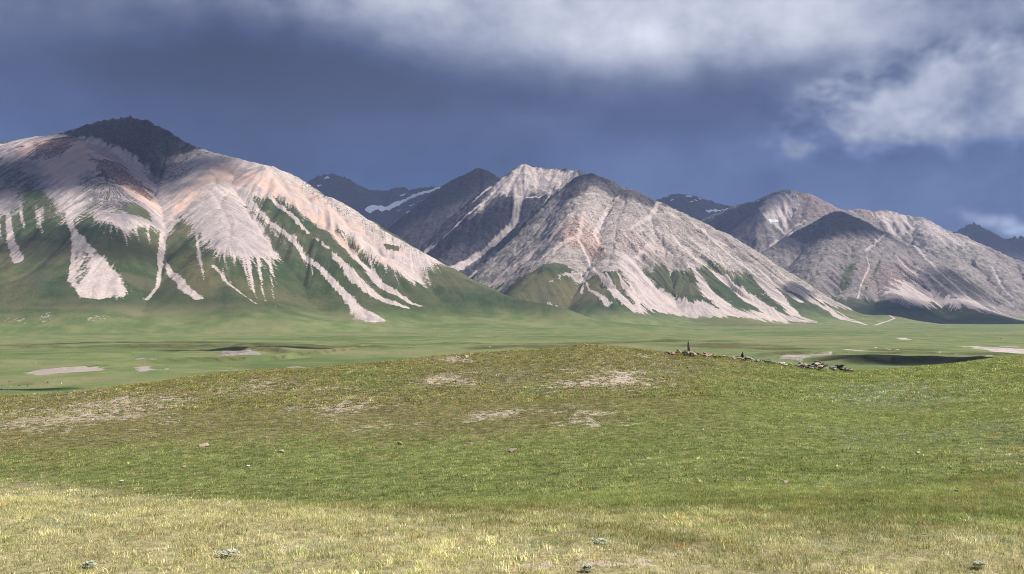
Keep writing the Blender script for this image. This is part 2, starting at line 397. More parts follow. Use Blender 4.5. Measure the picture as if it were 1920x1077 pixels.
    def chute(s, key, pts, widths, soft=0.8, val=1.0, rough=0.2, sub=False, seed=0):
        P = s.path(pts); w = s.win(P, max(widths)*2.2+20); X, Y = s.X[w], s.Y[w]
        if X.size == 0: return
        d, f = seg_dist(X, Y, P)
        wd = np.interp(f, np.linspace(0, 1, len(widths)), widths)
        d = d*(1+rough*fbm(X/40, Y/40, 3, s.seed+30+seed)+rough*1.0*s.streak(18, 300, seed, w=w))+wd*.25*s.streak(9, 200, seed, w=w)
        s.put(key, w, sstep(wd-d, -soft*wd*0.6-2, soft*wd*0.6+2)*val, sub)
    def build(s, label):
        A = dict(s.A); keep = (s.Z > s.floor-20.0)
        A['se'] = s.SE; A['dd'] = s.D; A['valley'] = 1-sstep(s.Z-s.floor+10*fbm(s.X/120, s.Y/120, 2, 5), 12, 105)
        rw = s.A['rock']*(1-s.A['scree'])
        s.Z = s.Z+rw*s.rough*(fbm(s.X/48, s.Y/48, 3, s.seed+8, ridged=True)-.15)+s.jag*np.exp(-(s.D/70)**2)*s.A['dark']*rw*fbm(s.X/34, s.Y/34, 2, s.seed+9)
        A['tone'] = np.clip(0.5+0.55*s.streak(38, 420, 3, 3)+0.45*s.streak(11, 240, 7, 2)+0.25*fbm(s.X/30, s.Y/30, 2, s.seed+77), 0, 1)
        o = grid_mesh('mountain', s.X, s.Y, s.Z, A, keep, TERR)
        tag(o, label, None, None, 'structure')
        return o

# --- the big pink and white mountain on the left
M1 = Mountain('m1', [
    [(-420, 400, 4300), (-240, 330, 4350), (-60, 292, 4400), (20, 266, 4300), (70, 255, 4230), (115, 250, 4230), (150, 238, 4400), (180, 229, 4430), (205, 223, 4460), (240, 217, 4500),
     (275, 227, 4490), (300, 240, 4450), (345, 266, 4350), (400, 285, 4200), (440, 294, 4100), (500, 309, 4000), (600, 364, 3800), (700, 424, 3600), (790, 474, 3450), (880, 537, 3300),
     (960, 574, 3200), (1050, 604, 3100)],
    [(-420, 400, 4300), (-400, 430, 3800), (-380, 500, 3300)],
    [(-240, 330, 4350), (-220, 365, 3900), (-190, 430, 3400)],
    [(-60, 292, 4400), (-75, 330, 3950), (-70, 380, 3550), (-60, 425, 3300)],
    [(20, 266, 4300), (15, 300, 4000), (30, 335, 3750), (50, 385, 3450), (60, 430, 3230)],
    [(115, 250, 4230), (165, 268, 4000), (190, 300, 3750), (205, 345, 3480), (218, 400, 3220)],
    [(400, 285, 4200), (400, 310, 3950), (405, 345, 3700), (415, 390, 3450), (432, 440, 3200)],
    [(500, 309, 4000), (540, 360, 3750), (600, 428, 3480), (650, 488, 3260)],
    [(600, 364, 3800), (660, 430, 3550), (725, 490, 3330)],
], 0.665, (-3500, 1000, 2150, 4800), 5.7, toe=105, seed=1, rill=1.0, crag=7)
m = M1
# scree cover, from the crest down
m.area('scree', [(-200, 280), (-60, 262), (20, 250), (120, 234), (250, 200), (350, 250), (500, 290), (600, 344), (700, 402), (790, 454), (840, 492), (800, 508), (802, 535), (770, 530), (735, 508),
                 (700, 490), (650, 440), (600, 425), (560, 400), (520, 370), (470, 372), (500, 420), (512, 455), (530, 490), (500, 492), (470, 485), (440, 490), (400, 470), (365, 440), (340, 405), (318, 440),
                 (302, 440), (285, 425), (240, 440), (215, 425), (190, 420), (160, 400), (140, 420), (125, 415), (100, 390), (70, 360), (50, 370), (30, 400), (0, 405), (-60, 400), (-200, 400)], soft=64, amp=24, iso=16)
# runs of debris reaching down into the grass
rr = random.Random(3)
for (x0, y0, n, x1, y1, ln) in ((365, 448, 13, 525, 485, 75), (150, 405, 7, 290, 430, 50), (5, 392, 6, 110, 398, 60), (600, 430, 6, 700, 485, 40), (-80, 395, 6, 0, 400, 50), (545, 455, 5, 590, 480, 40)):
    for i in range(n):
        f_ = rr.random(); a, c = x0+(x1-x0)*f_, y0+(y1-y0)*f_
        l = ln*rr.uniform(.25, 1.3); dx = (a-120)*0.0 + (18 if a > 330 else 4)+rr.uniform(-4, 8)
        m.chute('scree', [(a, c-15), (a+dx*.5, c+l*.5), (a+dx, c+l)], [rr.uniform(4, 13), rr.uniform(2, 7), 1.5], soft=1.0, seed=i, val=rr.uniform(.6, 1.0))
# the long chutes and their fans
m.chute('scree', [(125, 355), (124, 385), (132, 420), (140, 440), (158, 470), (180, 510), (200, 540)], [30, 16, 9, 10, 26, 50, 60], rough=.12, seed=1)
m.chute('scree', [(140, 440), (138, 480), (135, 525)], [8, 8, 14], seed=2)
m.area('scree', [(140, 440), (160, 455), (200, 492), (228, 532), (212, 556), (185, 563), (152, 558), (134, 535), (142, 500), (146, 470)], soft=8, amp=4, iso=6)
m.area('scree', [(150, 470), (170, 478), (166, 505), (150, 535), (142, 520), (150, 490)], soft=14, amp=24, iso=30, sub=True, val=.55)
m.chute('scree', [(312, 350), (314, 390), (313, 430), (298, 480), (300, 510), (296, 540), (276, 562)], [30, 24, 18, 10, 7, 6, 7], seed=3)
m.chute('scree', [(308, 440), (300, 490), (318, 510), (345, 540), (372, 560)], [16, 11, 9, 14, 14], seed=4)
m.chute('scree', [(430, 330), (470, 375), (500, 412), (545, 450), (590, 495), (625, 530), (655, 560), (695, 598)], [12, 8, 8, 9, 10, 13, 20, 46], rough=.15, seed=5)
m.chute('scree', [(470, 330), (520, 385), (570, 430), (615, 470), (655, 512), (690, 545), (765, 578)], [12, 10, 9, 10, 20, 24, 8], rough=.4, seed=6)
m.chute('scree', [(560, 390), (620, 430), (665, 480), (710, 530), (785, 574)], [14, 13, 14, 19, 7], rough=.4, seed=7)
m.chute('scree', [(400, 500), (430, 535), (480, 570)], [6, 4, 2], seed=8)
m.chute('scree', [(15, 400), (20, 450), (35, 490)], [9, 12, 16], seed=9)
m.chute('scree', [(165, 470), (220, 530), (240, 550)], [4, 3, 2], seed=10)
# grass tongues that stay inside the debris
m.area('scree', [(463, 388), (500, 430), (560, 495), (540, 500), (512, 455), (495, 425)], soft=10, amp=14, sub=True)
m.area('scree', [(545, 430), (585, 440), (640, 500), (650, 535), (600, 490), (560, 455)], soft=8, amp=14, sub=True)
m.area('scree', [(720, 458), (750, 463), (748, 472), (725, 468)], soft=8, amp=10, sub=True)
m.area('scree', [(50, 350), (85, 365), (100, 395), (60, 385)], soft=14, amp=24, sub=True, val=.9)
m.area('scree', [(230, 380), (285, 400), (280, 412), (240, 405)], soft=14, amp=24, sub=True, val=.9)
# rocks and red ground
for pts, v in (([(100, 240), (150, 220), (185, 208), (240, 198), (300, 220), (350, 248), (400, 275), (330, 300), (300, 345), (270, 310), (220, 275), (170, 256)], 1), ([(165, 290), (185, 300), (230, 310), (280, 360), (285, 378), (240, 355), (190, 330)], .9),
               ([(60, 275), (110, 258), (160, 262), (130, 285), (90, 300), (60, 300)], .7), ([(290, 318), (335, 300), (370, 300), (350, 330), (320, 340)], .45), ([(540, 315), (600, 348), (700, 405), (800, 460), (790, 484), (690, 432), (590, 376)], .42),
               ([(-20, 300), (40, 305), (90, 350), (60, 375), (0, 360)], .5), ([(145, 330), (200, 335), (270, 385), (230, 405), (160, 395)], .48), ([(380, 345), (430, 350), (470, 400), (480, 450), (420, 430)], .25)):
    m.area('scree', pts, soft=26, amp=36, iso=34, val=v, sub=True)
m.area('rock', [(100, 240), (150, 220), (185, 208), (240, 198), (300, 220), (350, 248), (400, 275), (330, 300), (300, 345), (270, 310), (220, 275), (170, 256)], soft=26, amp=30, iso=20)
m.area('dark', [(100, 240), (150, 220), (185, 208), (240, 198), (300, 220), (350, 248), (385, 270), (320, 296), (300, 340), (260, 300), (200, 268)], soft=26, amp=30)
m.area('rock', [(165, 290), (185, 300), (230, 310), (280, 360), (285, 378), (240, 355), (190, 330)], soft=10, amp=26, iso=20)
m.area('rock', [(60, 275), (110, 258), (160, 262), (130, 285), (90, 300), (60, 300)], soft=16, amp=24, iso=30, val=.8)
m.area('rock', [(290, 318), (335, 300), (370, 300), (350, 330), (320, 340)], soft=16, amp=24, iso=30, val=.55)
m.area('rock', [(540, 315), (600, 348), (700, 405), (800, 460), (790, 484), (690, 432), (590, 376)], soft=14, amp=16, iso=30, val=.6)
m.area('rock', [(0, 300), (40, 310), (80, 350), (40, 360), (0, 350)], soft=20, amp=24, iso=30, val=.62)
m.area('rock', [(150, 340), (200, 345), (260, 380), (230, 400), (170, 390)], soft=20, amp=24, iso=30, val=.6)
m.area('dark', [(-60, 290), (20, 272), (70, 300), (105, 350), (118, 385), (100, 400), (60, 385), (20, 400), (-60, 400)], soft=40, amp=40, iso=30, val=1.0)
m.area('dark', [(140, 345), (165, 318), (200, 322), (260, 365), (295, 400), (290, 425), (230, 420), (180, 410), (150, 395)], soft=36, amp=40, iso=30, val=1.0)
m.area('dark', [(60, 275), (120, 256), (180, 268), (240, 310), (290, 360), (300, 395), (240, 350), (190, 310), (140, 320), (110, 320)], soft=40, amp=50, iso=30, val=.75)
m.area('dark', [(345, 400), (385, 370), (430, 370), (475, 410), (510, 470), (480, 485), (420, 470), (370, 440)], soft=40, amp=40, iso=30, val=.42)
m.area('red', [(20, 275), (110, 258), (190, 290), (230, 310), (290, 378), (300, 400), (270, 380), (200, 330), (160, 315), (135, 345), (120, 350), (80, 310), (40, 290)], soft=26, amp=50, iso=10, lam=40)
m.area('red', [(320, 390), (360, 340), (420, 310), (480, 325), (600, 400), (660, 450), (740, 500), (650, 470), (560, 400), (470, 345), (400, 340), (340, 400)], soft=26, amp=60, iso=10, lam=46, val=1.0)
m.area('red', [(480, 315), (560, 350), (700, 440), (760, 480), (700, 460), (560, 370)], soft=26, amp=60, iso=10, lam=46, val=.8)
m.area('soil', [(66, 596), (90, 592), (112, 596), (100, 605), (76, 605)], soft=34, amp=20, iso=40, val=.62)
m.area('soil', [(155, 598), (172, 593), (192, 597), (180, 603), (160, 603)], soft=30, amp=20, iso=40, val=.66)
m.area('soil', [(20, 600), (40, 597), (62, 601), (48, 610), (28, 609)], soft=34, amp=20, iso=40, val=.55)
m.area('dry', [(330, 470), (400, 490), (420, 530), (380, 560), (340, 520)], soft=40, amp=30, val=.55)
m.area('dry', [(0, 480), (40, 500), (60, 580), (0, 600)], soft=40, amp=30, val=.4)
m.area('dry', [(430, 520), (520, 540), (640, 560), (600, 580), (480, 570)], soft=40, amp=30, val=.4)
M1.jag = 30; M1.rough = 10; M1.build('broad pink and white scree mountain with a dark rocky peak on the left')

# --- the pale mountain in the centre
M2 = Mountain('m2', [
    (1.15, [(1080, 332, 5500), (1105, 324, 5400), (1140, 334, 5350), (1180, 354, 5300)]),
    [(1180, 354, 5300), (1250, 389, 5200), (1330, 429, 5050), (1420, 487, 4850), (1500, 540, 4680), (1580, 584, 4550), (1640, 610, 4450)],
    (0.95, [(1105, 324, 5400), (1088, 376, 5000), (1065, 440, 4600), (1030, 490, 4300), (975, 545, 4050)]),
    (0.74, [(1180, 354, 5300), (1165, 400, 4930), (1150, 450, 4600), (1140, 500, 4280), (1135, 540, 4080)]),
    [(1215, 372, 5250), (1235, 425, 4880), (1265, 478, 4560), (1290, 530, 4290)],
    [(1290, 409, 5120), (1325, 455, 4830), (1370, 508, 4560), (1400, 552, 4380)],
    [(1380, 461, 4940), (1430, 505, 4740), (1490, 555, 4560)],
], 0.70, (-560, 2450, 3300, 5900), 6.0, toe=85, seed=21, rill=1.5, crag=10)
m = M2
m.area('rock', [(1085, 330), (1040, 370), (980, 430), (900, 500), (880, 540), (905, 560), (940, 530), (1040, 440)], soft=20, amp=20)
m.area('rock', [(1040, 390), (1070, 325), (1105, 305), (1180, 334), (1250, 368), (1420, 462), (1600, 570), (1570, 578), (1480, 545), (1400, 510), (1330, 490), (1290, 510), (1240, 500), (1150, 510), (1060, 520), (980, 545), (930, 560), (920, 550), (1000, 480)],
       soft=30, amp=40, iso=30)
m.area('dark', [(1040, 390), (1070, 325), (1105, 305), (1180, 334), (1260, 372), (1250, 388), (1220, 390), (1160, 370), (1110, 350), (1080, 372)], soft=24, amp=20, iso=26, val=.9)  # cloud shade on the summit, painted in as dark rock
m.area('rock', [(930, 560), (1000, 510), (1050, 495), (1080, 510), (1000, 545), (950, 580)], soft=14, amp=10, sub=True)
for i, (pts, wd) in enumerate([
    ([(1075, 400), (1040, 440), (990, 480), (940, 515), (905, 545)], [12, 20, 26, 34, 22]),
    ([(1060, 450), (1010, 490), (960, 520), (905, 550)], [8, 10, 12, 14]),
    ([(1090, 440), (1060, 455), (1040, 470)], [10, 20, 10]),
    ([(1095, 400), (1085, 450), (1100, 480), (1130, 520), (1160, 555), (1195, 582)], [10, 14, 8, 8, 22, 30]),
    ([(1140, 390), (1115, 440), (1140, 470), (1170, 480), (1190, 520), (1220, 560), (1270, 590)], [8, 12, 10, 12, 60, 75, 26]),
    ([(1225, 465), (1195, 485), (1180, 490)], [26, 20, 12]),
    ([(1180, 485), (1215, 530), (1250, 560), (1330, 595)], [20, 52, 60, 12]),
    ([(1290, 490), (1310, 520), (1330, 550), (1380, 590)], [8, 24, 60, 24]),
    ([(1260, 440), (1310, 490), (1360, 530), (1410, 565), (1450, 590), (1530, 605)], [6, 14, 30, 52, 52, 10]),
    ([(1320, 430), (1370, 480), (1420, 520), (1450, 550), (1490, 590), (1530, 603)], [12, 10, 10, 46, 40, 8]),
    ([(1250, 400), (1290, 420), (1340, 450), (1380, 470)], [14, 18, 10, 6]),
    ([(1440, 510), (1500, 550), (1560, 585), (1625, 610)], [5, 30, 22, 5]),
    ([(1470, 520), (1530, 560), (1580, 590), (1630, 611)], [5, 7, 6, 4]),
    ([(1450, 505), (1530, 555), (1600, 600)], [5, 6, 5]),
    ([(1400, 490), (1450, 530), (1500, 565)], [5, 9, 20]),
    ([(1110, 500), (1095, 530), (1090, 550)], [3, 4, 8]),
    ([(1090, 510), (1105, 545), (1140, 570)], [3, 5, 18]),
    ([(1155, 510), (1170, 535), (1185, 555), (1195, 565)], [3, 5, 22, 20]),
    ([(1135, 510), (1150, 540), (1160, 555)], [3, 5, 4]),
    ([(1240, 380), (1220, 410), (1180, 430)], [9, 14, 10]),
]): m.chute('scree', pts, wd, soft=1.0, rough=.5, seed=i)
m.area('scree', [(1180, 540), (1260, 560), (1350, 575), (1440, 590), (1520, 602), (1440, 604), (1350, 596), (1270, 590), (1200, 585)], soft=14, amp=60, iso=22, lam=34, val=.75)
m.area('scree', [(1040, 430), (1085, 385), (1160, 395), (1250, 420), (1340, 460), (1430, 520), (1380, 520), (1300, 490), (1200, 470), (1120, 470), (1060, 460)], soft=60, amp=60, iso=40, lam=40, val=.46)
m.area('red', [(1040, 440), (1075, 410), (1120, 440), (1150, 480), (1120, 490), (1090, 470), (1060, 460)], soft=36, amp=40, val=.85)
m.area('red', [(1150, 430), (1250, 470), (1230, 490), (1150, 470)], soft=40, amp=40, val=.35)
m.area('dry', [(940, 545), (1010, 515), (1060, 520), (1000, 560), (960, 585)], soft=50, amp=20, val=.3)
m.area('rock', [(980, 590), (1030, 565), (1060, 580), (1080, 600), (1030, 605)], soft=20, amp=10, iso=30, val=.6)
m.area('dry', [(1020, 520), (1120, 520), (1130, 560), (1040, 575)], soft=50, amp=20, val=.6)
m.area('dry', [(1300, 600), (1500, 610), (1500, 625), (1300, 620)], soft=50, amp=20, val=.4)
m.chute('scree', [(1634, 612), (1650, 607), (1666, 602), (1677, 597), (1668, 592)], [6, 6, 6, 7, 5], soft=.4, rough=.15)
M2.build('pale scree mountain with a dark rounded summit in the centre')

# --- white crested ridge behind it
M3 = Mountain('m3', [
    [(855, 430, 6250), (900, 383, 6350), (930, 347, 6400), (955, 326, 6430), (985, 309, 6450), (1005, 316, 6400), (1030, 317, 6350), (1055, 318, 6300), (1078, 320, 6250), (1120, 350, 6200)],
    [(930, 347, 6400), (905, 395, 6050), (870, 450, 5700), (830, 490, 5400)],
    [(985, 309, 6450), (950, 372, 6100), (905, 435, 5750), (862, 485, 5450)],
    [(1078, 320, 6250), (1010, 395, 5900), (950, 455, 5550), (890, 515, 5250)],
], 0.92, (-1000, 900, 4900, 6900), 8.0, toe=40, seed=41, rill=1.1, crag=16)
m = M3
m.A['rock'][:] = sstep(m.Z, -20, 120); m.A['dark'][:] = 1.0
m.area('dark', [(880, 410), (930, 345), (985, 305), (1080, 318), (1085, 335), (1050, 360), (1000, 362), (985, 372), (970, 380), (950, 366), (925, 375), (900, 400)], soft=14, amp=20, iso=20, sub=True)
for i, (pts, wd) in enumerate([
    ([(990, 330), (985, 355), (972, 380), (966, 410), (955, 432), (920, 465), (880, 490), (838, 512)], [18, 18, 28, 26, 30, 28, 32, 32]),
    ([(1000, 320), (985, 350), (970, 372)], [10, 16, 14]),
    ([(965, 350), (970, 375)], [6, 10]), ([(1075, 325), (1055, 350), (1030, 370), (1010, 395)], [14, 14, 9, 4]),
    ([(940, 350), (905, 385), (880, 400), (850, 430), (800, 472)], [16, 18, 16, 12, 18]),
    ([(920, 352), (890, 378), (860, 400)], [12, 8, 4]), ([(985, 372), (1030, 362), (1060, 345)], [6, 7, 8]),
    ([(960, 470), (920, 500), (890, 520), (860, 535)], [20, 40, 50, 30]), ([(1020, 450), (960, 490), (905, 540)], [14, 40, 40])]):
    m.chute('scree', pts, wd, soft=.5, rough=.25, seed=i)
m.area('scree', [(900, 390), (930, 347), (985, 309), (1080, 320), (1050, 350), (1000, 350), (960, 360), (930, 370)], soft=30, amp=30, iso=40, val=.75)
m.A['dark'] = m.A['dark']*(1-m.A['scree']); M3.rough = 12; M3.build('jagged white crested ridge with a long white chute behind the central mountain')

# --- dusky shoulder left of it
M4 = Mountain('m4', [
    [(640, 520, 6700), (700, 470, 6900), (740, 438, 7000), (800, 383, 7050), (870, 331, 7100), (900, 317, 7100), (915, 322, 7100), (930, 334, 7100), (1000, 352, 7000)],
    [(870, 331, 7100), (840, 400, 6700), (800, 460, 6300)], [(900, 317, 7100), (900, 370, 6700), (860, 440, 6300)],
], 0.80, (-1900, 700, 5500, 7700), 11.0, toe=40, seed=61, rill=.6, crag=14)
M4.A['rock'][:] = 1; M4.A['dark'][:] = 1
M4.area('dry', [(780, 480), (860, 480), (840, 520)], soft=60, amp=20)
M4.jag = 26; M4.build('dusky grey brown shoulder left of the white crested ridge')

# --- far dark mountains with snow
M5 = Mountain('m5', [
    [(420, 380, 10400), (520, 352, 10400), (575, 345, 10200), (600, 331, 10200), (622, 327, 10200), (650, 335, 10200), (670, 348, 10200), (690, 357, 10300), (730, 359, 10400), (742, 353, 10400), (756, 352, 10400), (768, 358, 10400), (790, 353, 10300), (833, 349, 10200), (900, 360, 10000), (1000, 380, 9800)],
    [(622, 327, 10200), (600, 380, 9600), (590, 430, 9000)], [(833, 349, 10200), (800, 385, 9700), (740, 415, 9300)],
], 0.7, (-4200, 600, 8300, 11200), 20.0, toe=60, seed=81, rill=1.0, crag=22)
M5.A['rock'][:] = 1; M5.A['dark'][:] = 1  # far rock kept extra dark: storm shade is in the colour
M5.chute('snow', [(690, 396), (720, 390), (750, 380), (790, 362), (828, 353)], [36, 46, 46, 36, 40], rough=.15)
for i, (a, c, d) in enumerate([(755, 366, 14), (772, 385, 13), (767, 397, 22), (780, 393, 12), (612, 335, 14), (600, 348, 12), (786, 378, 11), (748, 395, 9)]):
    M5.chute('snow', [(a-3, c+1), (a+4, c-1)], [d, d*.7], rough=.3, seed=i)
M5.jag = 40; M5.build('far dark blue mountain with a long snow band')
M6 = Mountain('m6', [
    [(1120, 420, 10000), (1200, 388, 10000), (1240, 373, 10000), (1262, 365, 10000), (1290, 366, 10000), (1310, 371, 10000), (1340, 382, 10100), (1370, 388, 10100), (1420, 380, 10000), (1500, 385, 9900)],
    [(1270, 364, 10000), (1300, 420, 9300)]], 0.75, (800, 4400, 8700, 10900), 20.0, toe=60, seed=91, rill=1.0, crag=22)
M6.A['rock'][:] = 1; M6.A['dark'][:] = 1
for i, (a, c, d) in enumerate([(1262, 376, 9), (1300, 378, 10), (1292, 368, 10), (1330, 395, 16), (1345, 396, 20), (1360, 393, 12), (1315, 372, 9)]):
    M6.chute('snow', [(a-5, c+1), (a+6, c-1)], [d, d*.6], rough=.3, seed=i)
M6.jag = 40; M6.build('far dark mountain with small snow patches right of the centre')

# --- mountains on the right
M7 = Mountain('m7', [
    [(1300, 420, 8100), (1380, 386, 8100), (1425, 374, 8000), (1445, 364, 7900), (1460, 358, 7850), (1487, 357, 7800), (1505, 363, 7750), (1540, 376, 7700), (1575, 393, 7700), (1640, 420, 7700)],
    [(1380, 386, 8100), (1400, 430, 7600), (1420, 470, 7200)], [(1460, 358, 7850), (1425, 400, 7550), (1435, 440, 7300), (1440, 480, 7000)],
    [(1510, 364, 7750), (1500, 420, 7300), (1470, 460, 6950)]], 0.85, (1500, 4200, 6300, 8600), 11.0, toe=50, seed=101, rill=1.6, crag=16)
m = M7
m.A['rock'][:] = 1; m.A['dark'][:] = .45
m.area('dark', [(1300, 400), (1400, 380), (1440, 362), (1428, 395), (1440, 412), (1420, 430), (1425, 475), (1380, 450), (1320, 430)], soft=30, amp=20)  # shade on the left flank, put into the rock colour
m.area('scree', [(1430, 385), (1460, 362), (1490, 358), (1500, 380), (1470, 410), (1465, 430), (1440, 410)], soft=24, amp=90, iso=50, lam=60, val=.85)
m.chute('scree', [(1425, 390), (1440, 410), (1460, 425), (1490, 440)], [12, 20, 24, 20]); m.chute('scree', [(1480, 370), (1470, 400), (1472, 430)], [14, 20, 16])
m.chute('scree', [(1510, 415), (1480, 435), (1440, 470)], [10, 14, 20], seed=2)
m.area('red', [(1500, 365), (1575, 393), (1560, 420), (1500, 410)], soft=30, amp=60, val=.5)
m.chute('snow', [(1445, 414), (1458, 415)], [18, 10]); m.chute('snow', [(1420, 378), (1442, 365)], [7, 7])
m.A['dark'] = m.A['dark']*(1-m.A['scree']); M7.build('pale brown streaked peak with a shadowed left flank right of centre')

M8 = Mountain('m8', [
    [(1400, 500, 6000), (1450, 462, 6200), (1500, 431, 6350), (1545, 407, 6450), (1570, 396, 6450), (1600, 410, 6400), (1640, 430, 6300), (1700, 458, 6150), (1770, 500, 5950), (1850, 560, 5700), (1920, 602, 5500), (1990, 640, 5400)],
    [(1570, 396, 6450), (1555, 450, 6000), (1530, 500, 5600), (1510, 545, 5300)], [(1640, 430, 6300), (1640, 475, 5900), (1650, 520, 5500), (1670, 560, 5200)],
    [(1700, 458, 6150), (1740, 505, 5750), (1790, 560, 5350)], [(1600, 410, 6400), (1600, 460, 5950), (1590, 510, 5550), (1575, 555, 5250)]], 0.78, (1400, 4600, 4500, 7000), 8.0, toe=80, seed=121, rill=1.7, crag=14)
m = M8
m.area('rock', [(1390, 475), (1450, 440), (1570, 374), (1640, 405), (1780, 480), (1940, 590), (1850, 590), (1760, 572), (1700, 575), (1640, 565), (1600, 560), (1540, 560), (1450, 540)], soft=40, amp=40, iso=40)
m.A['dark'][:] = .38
m.area('dark', [(1470, 425), (1570, 374), (1720, 448), (1700, 470), (1640, 435), (1600, 440), (1560, 450)], soft=30, amp=20, val=.8)  # cloud shade around the top, painted as darker rock
m.area('scree', [(1690, 555), (1660, 550), (1700, 530), (1740, 545), (1790, 560), (1880, 590), (1840, 585), (1790, 575), (1750, 572), (1700, 575)], soft=14, amp=70, iso=24, lam=34)
for i, (pts, wd) in enumerate([([(1625, 480), (1630, 500), (1615, 535), (1608, 560)], [4, 5, 5, 5]), ([(1700, 450), (1760, 510), (1830, 570), (1920, 600)], [8, 14, 14, 8]), ([(1680, 480), (1730, 520), (1760, 560)], [8, 20, 14]),
                               ([(1720, 500), (1800, 560), (1880, 595)], [10, 14, 8]), ([(1660, 440), (1625, 470)], [6, 10]), ([(1780, 520), (1860, 575), (1925, 600)], [6, 8, 6])]):
    m.chute('scree', pts, wd, rough=.4, seed=i, val=.9)
m.area('rock', [(1580, 500), (1610, 490), (1590, 540), (1570, 555)], soft=20, amp=30, sub=True, val=.9)
m.area('rock', [(1640, 500), (1655, 480), (1640, 520), (1615, 565)], soft=10, amp=20, sub=True, val=.9)
m.area('red', [(1600, 500), (1700, 500), (1700, 540), (1620, 550)], soft=60, amp=40, val=.35)
m.chute('scree', [(1634, 612), (1650, 607), (1666, 602), (1677, 597), (1668, 592)], [5, 5, 5, 6, 4], soft=.4, rough=.2)
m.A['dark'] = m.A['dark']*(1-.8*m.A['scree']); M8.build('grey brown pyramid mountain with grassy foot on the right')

M9 = Mountain('m9', [
    [(1500, 420, 7900), (1580, 397, 7900), (1610, 393, 7900), (1640, 398, 7850), (1662, 395, 7850), (1690, 403, 7800), (1722, 409, 7750), (1750, 424, 7700), (1790, 438, 7650), (1850, 464, 7500), (1900, 488, 7400), (1960, 515, 7300), (2060, 560, 7200)],
    [(1722, 409, 7750), (1740, 450, 7350), (1790, 500, 6900)], [(1790, 438, 7650), (1830, 480, 7250), (1880, 530, 6800), (1920, 570, 6500)], [(1900, 488, 7400), (1960, 530, 7000), (2020, 580, 6600)]],
    0.85, (2500, 5600, 5900, 8500), 11.0, toe=50, seed=141, rill=1.7, crag=18)
m = M9
m.A['rock'][:] = 1; m.A['dark'][:] = .2
m.area('scree', [(1640, 400), (1700, 406), (1720, 430), (1690, 450), (1665, 430)], soft=30, amp=60, iso=60, val=.9)
m.area('scree', [(1720, 412), (1800, 445), (1850, 470), (1790, 465), (1730, 440)], soft=30, amp=60, iso=60, val=.6)
m.chute('scree', [(1860, 500), (1880, 540), (1900, 560)], [8, 12, 10])
m.area('red', [(1590, 395), (1650, 400), (1640, 415)], soft=40, amp=40, val=.7)
m.A['dark'] = m.A['dark']*(1-m.A['scree']); M9.rough = 14; M9.build('pale rocky ridge rising behind the right pyramid mountain')
M10 = Mountain('m10', [[(1740, 450, 11000), (1792, 436, 11000), (1812, 426, 11000), (1828, 421, 11000), (1838, 432, 11000), (1850, 443, 11000), (1868, 452, 11000), (1890, 449, 11000), (1920, 446, 11000), (2010, 440, 11000)]],
               0.75, (5200, 8400, 10000, 11600), 20.0, toe=60, seed=151, rill=.7, crag=26)
M10.A['rock'][:] = 1; M10.A['dark'][:] = 1
M10.jag = 60; M10.build('small far blue grey peak at the right edge')

# ------------------------------------------------------------------ ground sheet: knoll, saddle, hill and valley floor
COLS = [(-1400, [(-40, -1.2), (0, -1.55), (5, -1.7), (9, -2.3), (15, -4.0), (22, -5.3), (35, -6.6), (55, -7.4), (75, -9.5), (120, -18), (300, -40), (600, -50), (1000, -54)]),
        (0, [(-40, -1.2), (0, -1.55), (5, -1.66), (9, -1.93), (11.5, -2.6), (15, -3.75), (20, -4.55), (30, -5.15), (45, -5.5), (55, -5.68), (70, -7.6), (120, -17), (300, -40), (600, -50), (1000, -54)]),
        (480, [(-40, -1.2), (0, -1.55), (5, -1.66), (8.5, -2.0), (10.5, -2.52), (13, -3.25), (18, -4.15), (26, -4.5), (36, -4.85), (47, -5.0), (65, -4.65), (80, -6), (120, -14), (300, -38), (600, -50), (1000, -54)]),
        (960, [(-40, -1.2), (0, -1.55), (5, -1.66), (8.5, -2.06), (11, -2.65), (13, -3.08), (20, -3.95), (30, -4.5), (45, -4.6), (60, -3.9), (73, -3.42), (88, -4.4), (125, -13), (300, -38), (600, -50), (1000, -54)]),
        (1110, [(-40, -1.2), (0, -1.55), (5, -1.66), (8.5, -2.06), (13, -3.0), (20, -3.8), (30, -4.32), (45, -4.4), (60, -3.55), (72.5, -2.82), (88, -4.2), (125, -13), (300, -38), (600, -50), (1000, -54)]),
        (1290, [(-40, -1.2), (0, -1.55), (5, -1.66), (8.5, -2.06), (13, -2.88), (20, -3.6), (30, -4.1), (45, -4.3), (60, -3.95), (71, -3.6), (86, -4.8), (125, -13), (300, -38), (600, -50), (1000, -54)]),
        (1600, [(-40, -1.2), (0, -1.55), (5, -1.66), (8.5, -2.1), (13, -2.75), (20, -3.45), (30, -4.1), (45, -4.75), (60, -4.95), (73, -5.15), (88, -7.2), (125, -15), (300, -38), (600, -50), (1000, -54)]),
        (1920, [(-40, -1.2), (0, -1.55), (5, -1.66), (8.5, -2.05), (13, -2.6), (20, -3.1), (30, -3.6), (45, -4.1), (65, -4.2), (85, -4.4), (105, -5.8), (150, -15), (300, -38), (600, -50), (1000, -54)]),
        (3300, [(-40, -1.2), (0, -1.55), (5, -1.66), (8.5, -2.0), (13, -2.4), (20, -2.8), (30, -3.2), (45, -3.6), (65, -3.6), (85, -3.8), (120, -6), (160, -15), (300, -38), (600, -50), (1000, -54)])]
